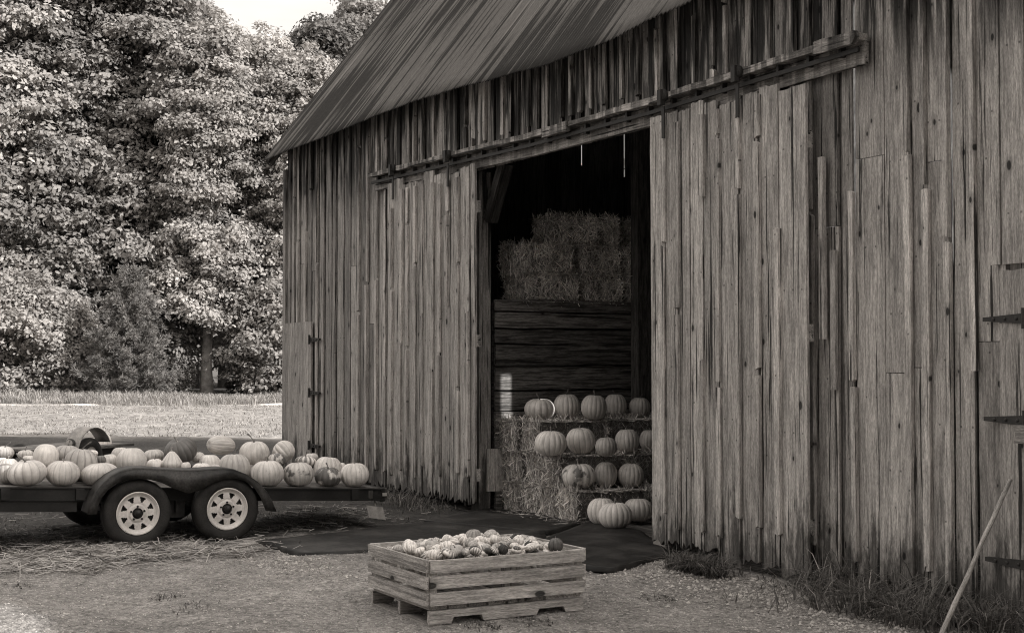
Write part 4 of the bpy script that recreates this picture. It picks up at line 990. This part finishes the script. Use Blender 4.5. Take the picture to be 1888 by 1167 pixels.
for iy in range(11):
    for ix in range(14):
        lx = .07+(LN-.14)*(ix+rg.uniform(.1,.9))/14; ly = .06+(DP-.12)*(iy+rg.uniform(.1,.9))/11
        kd = rg.choice(('mini','ball','lump','mini','lump')); dark = rg.random() < .17 and .2 < lx/LN < .9; wd = rg.uniform(.055,.095)
        mound = .065*math.sin(math.pi*lx/LN)*math.sin(math.pi*ly/DP)
        p = MC @ Vector((lx, ly, .425+mound+rg.uniform(-.02,.02)))
        pumpkin(kd, p, wd, wd*rg.uniform(.6,.95), ('small dark gourd' if dark else 'small pale gourd') + ' filling the heap between the larger ones in the crate', (.09 if dark else rg.uniform(.55,.8)), rg.choice((0,0,.3)), .3, tilt=(rg.uniform(-1,1), rg.uniform(-1,1)), stem=None, cat='gourd', mat=rg.choice(('pumpkin','striped','warty')) if not dark else 'warty', group='small dark gourds filling the crate' if dark else 'small pale gourds filling the crate', name='gourd')

# ------------------------------------------------------------------ long handle leaning on the wall
a = on_y(1862, 884, -.12); bpt = on_z(1722, 1200, .01)
b = MB(); pts = [bpt.lerp(a, i/8)+Vector((random.uniform(-.004,.004), 0, random.uniform(-.003,.003))) for i in range(9)]; b.tube(pts, [.0165]*8+[.014], 10)
tag(b.build('tool_handle', M['handle_wood'], None, True), 'long pale wooden tool handle leaning against the barn wall at lower right', 'tool handle')

# ------------------------------------------------------------------ grass, straw litter, gravel (nobody could count them)
def blades(P, H, lean, wd, rng):
    """P (n,3) feet, curved three-piece blades"""
    n = len(P); az = rng.uniform(0, 2*np.pi, n); d = np.stack([np.cos(az), np.sin(az), np.zeros(n)], 1); s = np.stack([-np.sin(az), np.cos(az), np.zeros(n)], 1)
    up = np.array([0,0,1.0]); Q = []
    ws = [1, .85, .55, .08]; ts = [0, .4, .75, 1.0]; pts = []
    for t in ts:
        droop = 1 - .35*lean*t*t
        pts.append(P + up*(H*t*droop)[:,None] + d*(H*lean*t*t*.9)[:,None])
    for i in range(3):
        a, c = pts[i], pts[i+1]; wa, wc = (wd*ws[i]/2)[:,None], (wd*ws[i+1]/2)[:,None]
        Q.append(np.stack([a-s*wa, a+s*wa, c+s*wc, c-s*wc], 1))
    t = rng.uniform(.55, 1.4, n); return np.concatenate(Q, 0), np.concatenate([t, t, t])
rng = np.random.default_rng(5); P = []; H = []
def tuft(x, y, r, n, h):
    a = rng.uniform(0, 6.28, n); q = r*np.sqrt(rng.random(n)); xx = x+np.cos(a)*q; yy = y+np.sin(a)*q*.8; yy = np.minimum(yy, -.03 if x > -21.4 else 99)
    P.append(np.stack([xx, yy, ground_z(xx, yy)], 1)); H.append(rng.uniform(.5, 1.0, n)*h)
for x in np.arange(-20.6, -15.0, .13): tuft(x, rng.uniform(-.6,-.12), .3, int(rng.uniform(8,46)), rng.uniform(.10,.36))
for px_, py_ in ((1270,1058),(1250,1052),(1295,1060),(1315,1064)): q = on_z(px_, py_); tuft(q.x, q.y, .13, 150, .26)
for x in np.arange(-9.6, -5.6, .09): tuft(x, rng.uniform(-.65,-.08), .24, int(rng.uniform(4,30)*(1 if x > -8.7 else .35)), rng.uniform(.16,.6) if x > -8.7 else .16)
for px_, py_ in ((1640,1130),(1700,1150),(1560,1120),(1800,1150),(1860,1160),(1760,1165),(1525,1095),(1400,1120)): q = on_z(px_, py_); tuft(q.x, q.y, .3, 130 if px_ > 1450 else 14, .36)
for px_, py_, n, h in ((300,1010,60,.14),(290,1020,40,.12),(310,1100,40,.07),(350,1130,24,.06),(370,1118,20,.06),(890,1160,60,.06),(985,1150,50,.05),(690,1020,40,.10),(570,940,60,.12),(30,1078,24,.06),(1210,1105,40,.05)): q = on_z(px_, py_); tuft(q.x, q.y, .16, n, h)
for k in range(220):
    x = rng.uniform(-24,-14.5); y = rng.uniform(-9,-.8); tuft(x, y, .22, 14, .10)
P = np.concatenate(P); H = np.concatenate(H); V, t = blades(P, H, np.where(H < .13, rng.uniform(.8,2.6,len(P)), rng.uniform(.4,2.2,len(P))), rng.uniform(.005,.013,len(P)), rng); t = t*np.where(np.tile(rng.random(len(P)),3) < .09, 2.4, 1.0)
tag(link_mesh('grass', np_quads('grass', V, t), M['grass']), 'unmown grass growing along the foot of the barn wall and in the yard', 'grass', kind='stuff')
# straw litter round the trailer and the doorway
def litter(n, fn, lo=.06, hi=.32, wd=.006):
    x, y = fn(n); z = ground_z(x, y)+rng.uniform(.006,.05,n); a = rng.uniform(0, 6.28, n); L = rng.uniform(lo, hi, n)/2; e = rng.normal(0,.14,n)
    d = np.stack([np.cos(a)*L, np.sin(a)*L, e*L], 1); s = np.stack([-np.sin(a), np.cos(a), rng.normal(0,.5,n)], 1)*(wd/2); p = np.stack([x, y, z], 1)
    return np.stack([p-d-s, p+d-s, p+d+s, p-d+s], 1), rng.uniform(.45,1.2,n)
def band(pxs, pys, sp):
    A = [on_z(a, b) for a, b in zip(pxs, pys)]
    def fn(n):
        k = rng.integers(0, len(A), n); return np.array([A[i].x for i in k])+rng.normal(0, sp, n), np.array([A[i].y for i in k])+rng.normal(0, sp, n)
    return fn
L1 = litter(3400, band((20,80,140,200,250,300,340,60,120,180,240,300,380,440), (1048,1045,1040,1034,1030,1026,1022,1020,1018,1022,1018,1012,1020,1015), .20))
L2 = litter(2600, band((30,90,150,60,540,600,480,330), (1000,1000,1005,985,960,955,975,1000), .35), .05, .2)
def inx(n): return rng.uniform(-14.5,-13.0,n), rng.uniform(.0,.5,n)
L3 = litter(900, inx, .05, .2); L3[0][:,:,2] += .06
L4 = litter(1500, lambda n: (rng.uniform(-24,-14,n), rng.uniform(-8.5,-1,n)), .06,.25)
V = np.concatenate([L1[0],L2[0],L3[0],L4[0]]); t = np.concatenate([L1[1]*.6,L2[1]*.5,L3[1]*.8,L4[1]*.5])
tag(link_mesh('straw_litter', np_quads('straw_litter', V, t), M['straw']), 'loose straw strewn over the ground by the trailer wheels and straw steps', 'straw', kind='stuff')
# gravel
def pebbles(n, fn, lo, hi):
    x, y = fn(n); r = lo+(hi-lo)*rng.random(n)**3; z = ground_z(x, y)+r*.25; p = np.stack([x,y,z],1)
    o = np.array([[1,0,0],[0,1,0],[-1,0,0],[0,-1,0],[0,0,.75],[0,0,-.75]])
    j = 1+rng.uniform(-.35,.35,(n,6,3)); a = rng.uniform(0,6.28,n); c, s = np.cos(a), np.sin(a); q = o[None]*j*r[:,None,None]
    X_ = q[:,:,0]*c[:,None]-q[:,:,1]*s[:,None]; Y_ = q[:,:,0]*s[:,None]+q[:,:,1]*c[:,None]; q = np.stack([X_, Y_, q[:,:,2]], -1)+p[:,None]
    tri = np.array([[0,1,4],[1,2,4],[2,3,4],[3,0,4],[1,0,5],[2,1,5],[3,2,5],[0,3,5]]); return q, tri, rng.uniform(.4,1.3,n)
def reg_a(n): return rng.uniform(-13.6,-4,n), rng.uniform(-6.9,-.2,n)
def reg_b(n): x = rng.uniform(-11.6,-6,n); return x, -.35-np.abs(rng.normal(0,.55,n))
def reg_c(n):
    q = on_z(520,1035); return q.x+rng.normal(0,.55,n), q.y+rng.normal(0,.22,n)
Vs = []; Fs = []; Ts = []; off = 0
for n, fn, lo, hi in ((30000, reg_a, .003, .010), (9000, reg_b, .004, .020), (1200, reg_c, .004,.016), (700, reg_a, .007, .018)):
    q, tri, tn = pebbles(n, fn, lo, hi); f = (np.arange(n)[:,None,None]*6+tri[None]).reshape(-1,3)+off; Vs.append(q.reshape(-1,3)); Fs.append(f); Ts.append(np.repeat(tn,6)); off += n*6
me = bpy.data.meshes.new('gravel'); me.from_pydata(np.concatenate(Vs).tolist(), [], np.concatenate(Fs).tolist()); at = me.attributes.new('tone','FLOAT','POINT'); at.data.foreach_set('value', np.concatenate(Ts).astype(np.float32))
tag(link_mesh('gravel', me, M['pebble']), 'pale loose gravel on the yard before the barn', 'gravel', kind='stuff')

# ------------------------------------------------------------------ trees
def leaf_quads(p, nrm, size, rng):
    n = len(p); r = rng.normal(0,1,(n,3)); a = np.cross(nrm, r); a /= np.linalg.norm(a,axis=1)[:,None]+1e-9; b = np.cross(nrm, a); s = size[:,None]
    return np.stack([p-a*s, p-b*s*.62+nrm*s*.12, p+a*s, p+b*s*.62+nrm*s*.12], 1)
def crown_mesh(name, seed, h0, h1, rad, nclump, nspray, nleaf, size, mat, shape=1.0, csize=1.0):
    rng = np.random.default_rng(seed); C = []
    while len(C) < nclump:
        t = rng.random(); z = h0+(h1-h0)*t; env = rad*(math.sin(math.pi*min(1, .12+.88*t**.75))**.6)*(.75+.25*math.sin(7*t+seed))
        a = rng.uniform(0,6.28); q = env*rng.uniform(.45,1.02); C.append((math.cos(a)*q, math.sin(a)*q, z+rng.normal(0,.25)))
    P = []; Nn = []; T = []
    for c in C:
        c = np.array(c); out = np.array([c[0],c[1],0]); out = out/(np.linalg.norm(out)+1e-6); ct = rng.uniform(.8,1.2)
        for k in range(nspray):
            sc = c + rng.normal(0,1,3)*np.array([.62,.62,.36])*csize + out*.2; rr = rng.uniform(.45,.95)*csize; m = nleaf
            d = rng.normal(0,1,(m,3)); d /= np.linalg.norm(d,axis=1)[:,None]; d[:,2] = np.where(d[:,2] < -.35, -d[:,2]*.6, d[:,2]); q = rr*(1-.45*rng.random(m)**2.2)[:,None]
            p = sc + d*q*np.array([1.1,1.1,.78]) + rng.normal(0,.05,(m,3)); nn = d*.8 + np.array([0,0,.40]) + out*.25 + rng.normal(0,.38,(m,3)); nn /= np.linalg.norm(nn,axis=1)[:,None]
            P.append(p); Nn.append(nn); T.append(np.full(m, ct)*rng.uniform(.85,1.15,m))
    P = np.concatenate(P); Nn = np.concatenate(Nn); T = np.concatenate(T); me = np_quads(name, leaf_quads(P, Nn, size*rng.uniform(.7,1.35,len(P)), rng), T); me.materials.append(mat); return me, C
def trunk_mesh(name, C, h, r0, seed, mat, nl=26):
    rng = random.Random(seed); b = MB(); pts = []; rd = []
    for i in range(10):
        t = i/9; pts.append(Vector((rng.uniform(-.12,.12)*t*3, rng.uniform(-.12,.12)*t*3, h*.92*t-.3))); rd.append(r0*(1.25-1.05*t+(.35 if i == 0 else 0)))
    b.tube(pts, rd, 10)
    for c in rng.sample(C, min(nl, len(C))):
        c = Vector(c); zz = max(h*.12, c.z-1.2-.35*math.hypot(c.x, c.y)); k = min(8, int(zz/(h*.92)*9)); s = pts[k].lerp(pts[k+1], .5); mid = s.lerp(c, .5)+Vector((0,0,.25)); b.tube([s, mid, c], [r0*.34, r0*.2, .02], 6)
    me = bpy.data.meshes.new(name); me.from_pydata(b.v, [], b.f); me.polygons.foreach_set('use_smooth', [True]*len(me.polygons)); me.materials.append(mat); return me
PROTO = {}
def proto(key, seed, h, h0, rad, ncl, nsp, nlf, size, mat, bark, r0, csize=1.0):
    cm, C = crown_mesh('crown', seed, h0, h, rad, ncl, nsp, nlf, size, M[mat], csize=csize); PROTO[key] = (trunk_mesh('trunk', C, h, r0, seed, M[bark]), cm)
proto('a', 1, 23, 2.2, 4.6, 220, 5, 84, .118, 'leaf', 'bark', .24)
proto('b', 2, 21, 4.2, 4.2, 200, 5, 84, .118, 'leaf', 'pale_bark', .27)
proto('c', 3, 25, 2.8, 4.9, 240, 5, 84, .118, 'leaf', 'bark', .26)
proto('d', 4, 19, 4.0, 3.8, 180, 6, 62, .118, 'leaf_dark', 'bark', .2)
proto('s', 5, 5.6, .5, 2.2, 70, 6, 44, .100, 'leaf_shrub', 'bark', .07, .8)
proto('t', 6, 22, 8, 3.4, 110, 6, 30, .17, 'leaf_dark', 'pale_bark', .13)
def tree(key, d, px_, s, label, cat='tree', name='maple_tree', group='trees at the edge of the wood', z=0, sz=None):
    tm, cm = PROTO[key]; p = dl(d, (px_-944)/2622*d); o = bpy.data.objects.new(name, None); COL.objects.link(o); o.location = (p.x, p.y, gz(p.x,p.y)+z); o.rotation_euler = (0,0,random.uniform(0,6.28)); o.scale = (s, s, sz or s)
    tag(o, label, cat, group)
    for n_, m_ in (('trunk', tm), ('crown', cm)):
        c = bpy.data.objects.new(n_, m_); COL.objects.link(c); c.parent = o
    return o
random.seed(13)
for args in (('c', 70, -40, 1.05, 'tall leafy maple at the left edge of the photo'), ('a', 71, 75, 1.08, 'tall leafy maple second from the left edge'), ('c', 74, 170, 1.0, 'tall leafy maple behind the small pine'),
             ('a', 72, 250, 1.04, 'tall leafy maple rising right of the small pine'), ('b', 70, 382, .86, 'maple with a pale lit trunk standing clear at the wood edge'), ('c', 77, 300, .93, 'tall maple between the pine and the pale trunk, set back'),
             ('b', 74, 472, .87, 'maple whose lower crown ends beside the barn corner'), ('b', 72, 548, .80, 'maple partly hidden by the barn corner'),
             ('d', 80, 585, 1.06, 'darker tree rising behind the barn roof edge', ), ('b', 86, 500, .88, 'maple with its top against the sky gap'), ('b', 84, 680, 1.06, 'bright maple top showing over the roof slope'), ('a', 88, 770, 1.0, 'maple mostly hidden behind the barn roof'),
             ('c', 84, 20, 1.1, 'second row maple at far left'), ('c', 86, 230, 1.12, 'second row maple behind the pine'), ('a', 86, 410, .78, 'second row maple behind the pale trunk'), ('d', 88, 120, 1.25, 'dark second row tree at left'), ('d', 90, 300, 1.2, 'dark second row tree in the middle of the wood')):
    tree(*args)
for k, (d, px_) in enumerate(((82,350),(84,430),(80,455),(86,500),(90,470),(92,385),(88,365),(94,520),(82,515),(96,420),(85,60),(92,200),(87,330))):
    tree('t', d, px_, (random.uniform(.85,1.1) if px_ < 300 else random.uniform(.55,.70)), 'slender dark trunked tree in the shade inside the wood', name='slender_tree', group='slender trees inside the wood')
for d, px_, s, lab in ((66,40,1.0,'leafy shrub at the far left below the maples'), (67,120,.85,'leafy shrub left of the small pine'), (70,318,.55,'low leafy shrub right of the pine'), (69,505,.95,'bright leafy sapling beside the barn corner'), (75,446,.5,'leafy sapling right of the pale trunk'), (72,180,.9,'leafy shrub hidden behind the pine'), (69,-20,.9,'shrub at the left edge of the photo')):
    tree('s', d, px_, s, lab, 'shrub', 'leafy_shrub', 'shrubs below the wood edge')
for k, (key, x, y, sc_) in enumerate((('a', 9, -13, .95), ('c', 13, -8.5, .9), ('b', 7.5, -19, .95), ('c', 15, -17, 1.0), ('a', 3.5, -25, 1.0), ('b', 12, -25, 1.0), ('d', 17, -12, 1.0))):
    tm, cm = PROTO[key]; o = bpy.data.objects.new('maple_tree', None); COL.objects.link(o); o.location = (x, y, 0); o.rotation_euler = (0,0,k*1.3); o.scale = (sc_,)*3
    tag(o, 'maple shading the yard from behind the viewpoint, outside the picture', 'tree', 'trees shading the yard')
    for n_, m_ in (('trunk', tm), ('crown', cm)): c = bpy.data.objects.new(n_, m_); COL.objects.link(c); c.parent = o
# distant wood that closes the view
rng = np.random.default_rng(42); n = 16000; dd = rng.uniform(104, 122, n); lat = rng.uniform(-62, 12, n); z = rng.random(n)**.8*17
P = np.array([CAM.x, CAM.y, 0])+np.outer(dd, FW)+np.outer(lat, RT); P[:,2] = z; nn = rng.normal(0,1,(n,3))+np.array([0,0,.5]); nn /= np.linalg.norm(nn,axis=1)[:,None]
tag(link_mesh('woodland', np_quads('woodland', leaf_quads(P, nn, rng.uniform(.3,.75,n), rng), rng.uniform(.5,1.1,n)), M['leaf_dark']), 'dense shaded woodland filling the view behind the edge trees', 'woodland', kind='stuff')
# young pine with soft needle plumes
rng = np.random.default_rng(8); pd = 64.5; pp_ = dl(pd, (238-944)/2622*pd); pine = thing('pine_tree', 'young soft needled pine standing before the maples at the wood edge', 'tree', (pp_.x, pp_.y, gz(pp_.x, pp_.y)))
tb = MB(); tb.tube([(0,0,-.2),(.03,0,2),(0,.02,4),(0,0,5.7)], [.12,.09,.05,.015], 8); V = []; T = []
for zc in np.arange(.35, 5.7, .33):
    Lb = 2.25*(1-zc/6.2)**.8+.15; nb = 8 if zc < 4 else 5
    for k in range(nb):
        a = 2*math.pi*(k+rng.uniform(-.3,.3))/nb + zc*2; L = Lb*rng.uniform(.65,1.1); up = rng.uniform(.10,.38); d = np.array([math.cos(a), math.sin(a), up]); tip = np.array([0,0,zc])+d*L
        tb.tube([(0,0,zc), tuple(tip*.5+np.array([0,0,zc])*.5), tuple(tip)], [.022,.014,.006], 5)
        for q in np.linspace(.35, 1.0, max(3, int(L/.17))):
            c = np.array([0,0,zc])+d*L*q+rng.normal(0,.06,3)
            for _ in range(3):
                c2 = c+rng.normal(0,.11,3); m = 26; dr = rng.normal(0,1,(m,3))+d*1.1+np.array([0,0,.7]); dr /= np.linalg.norm(dr,axis=1)[:,None]; s = np.cross(dr, rng.normal(0,1,(m,3))); s /= np.linalg.norm(s,axis=1)[:,None]; ln = rng.uniform(.13,.26,m)[:,None]
                V.append(np.stack([c2-s*.012, c2+s*.012, c2+dr*ln+s*.006, c2+dr*ln-s*.006], 1)); T.append(rng.uniform(.6,1.3,m)*rng.uniform(.8,1.2))
tb.build('trunk', M['bark'], pine, True); link_mesh('crown', np_quads('crown', np.concatenate(V), np.concatenate(T)), M['needle'], pine)
# tall dry grass of the verge
rng = np.random.default_rng(19); n = 26000; dd = 54+rng.random(n)**1.2*17; lat = dd*rng.uniform(-.40,-.12,n); dd = dd + 1.3*np.sin(lat*.6)
P = np.array([CAM.x, CAM.y, 0])+np.outer(dd, FW)+np.outer(lat, RT); P[:,2] = ground_z(P[:,0], P[:,1]); hv = .35+.9*vnoise(P[:,0],P[:,1],.45,9); V, t = blades(P, rng.uniform(.12,.5,n)*hv, rng.uniform(.3,1.2,n), rng.uniform(.015,.035,n), rng); t = t*np.tile(.55+.75*vnoise(P[:,0],P[:,1],.8,12), 3)
tag(link_mesh('meadow_grass', np_quads('meadow_grass', V, t), M['dry_grass']), 'tall pale dry grass along the verge between field and wood', 'grass', kind='stuff')
# stubble and clods on the field
n = 12000; dd = 33.5+rng.random(n)*20; lat = dd*rng.uniform(-.40,-.12,n); P = np.array([CAM.x, CAM.y, 0])+np.outer(dd, FW)+np.outer(lat, RT); P[:,2] = ground_z(P[:,0], P[:,1])-.01
V, t = blades(P, rng.uniform(.03,.13,n), rng.uniform(.5,1.6,n), rng.uniform(.012,.03,n), rng)
tag(link_mesh('field_stubble', np_quads('field_stubble', V, t), M['dry_grass']), 'short dry stubble over the sunlit field', 'stubble', kind='stuff')
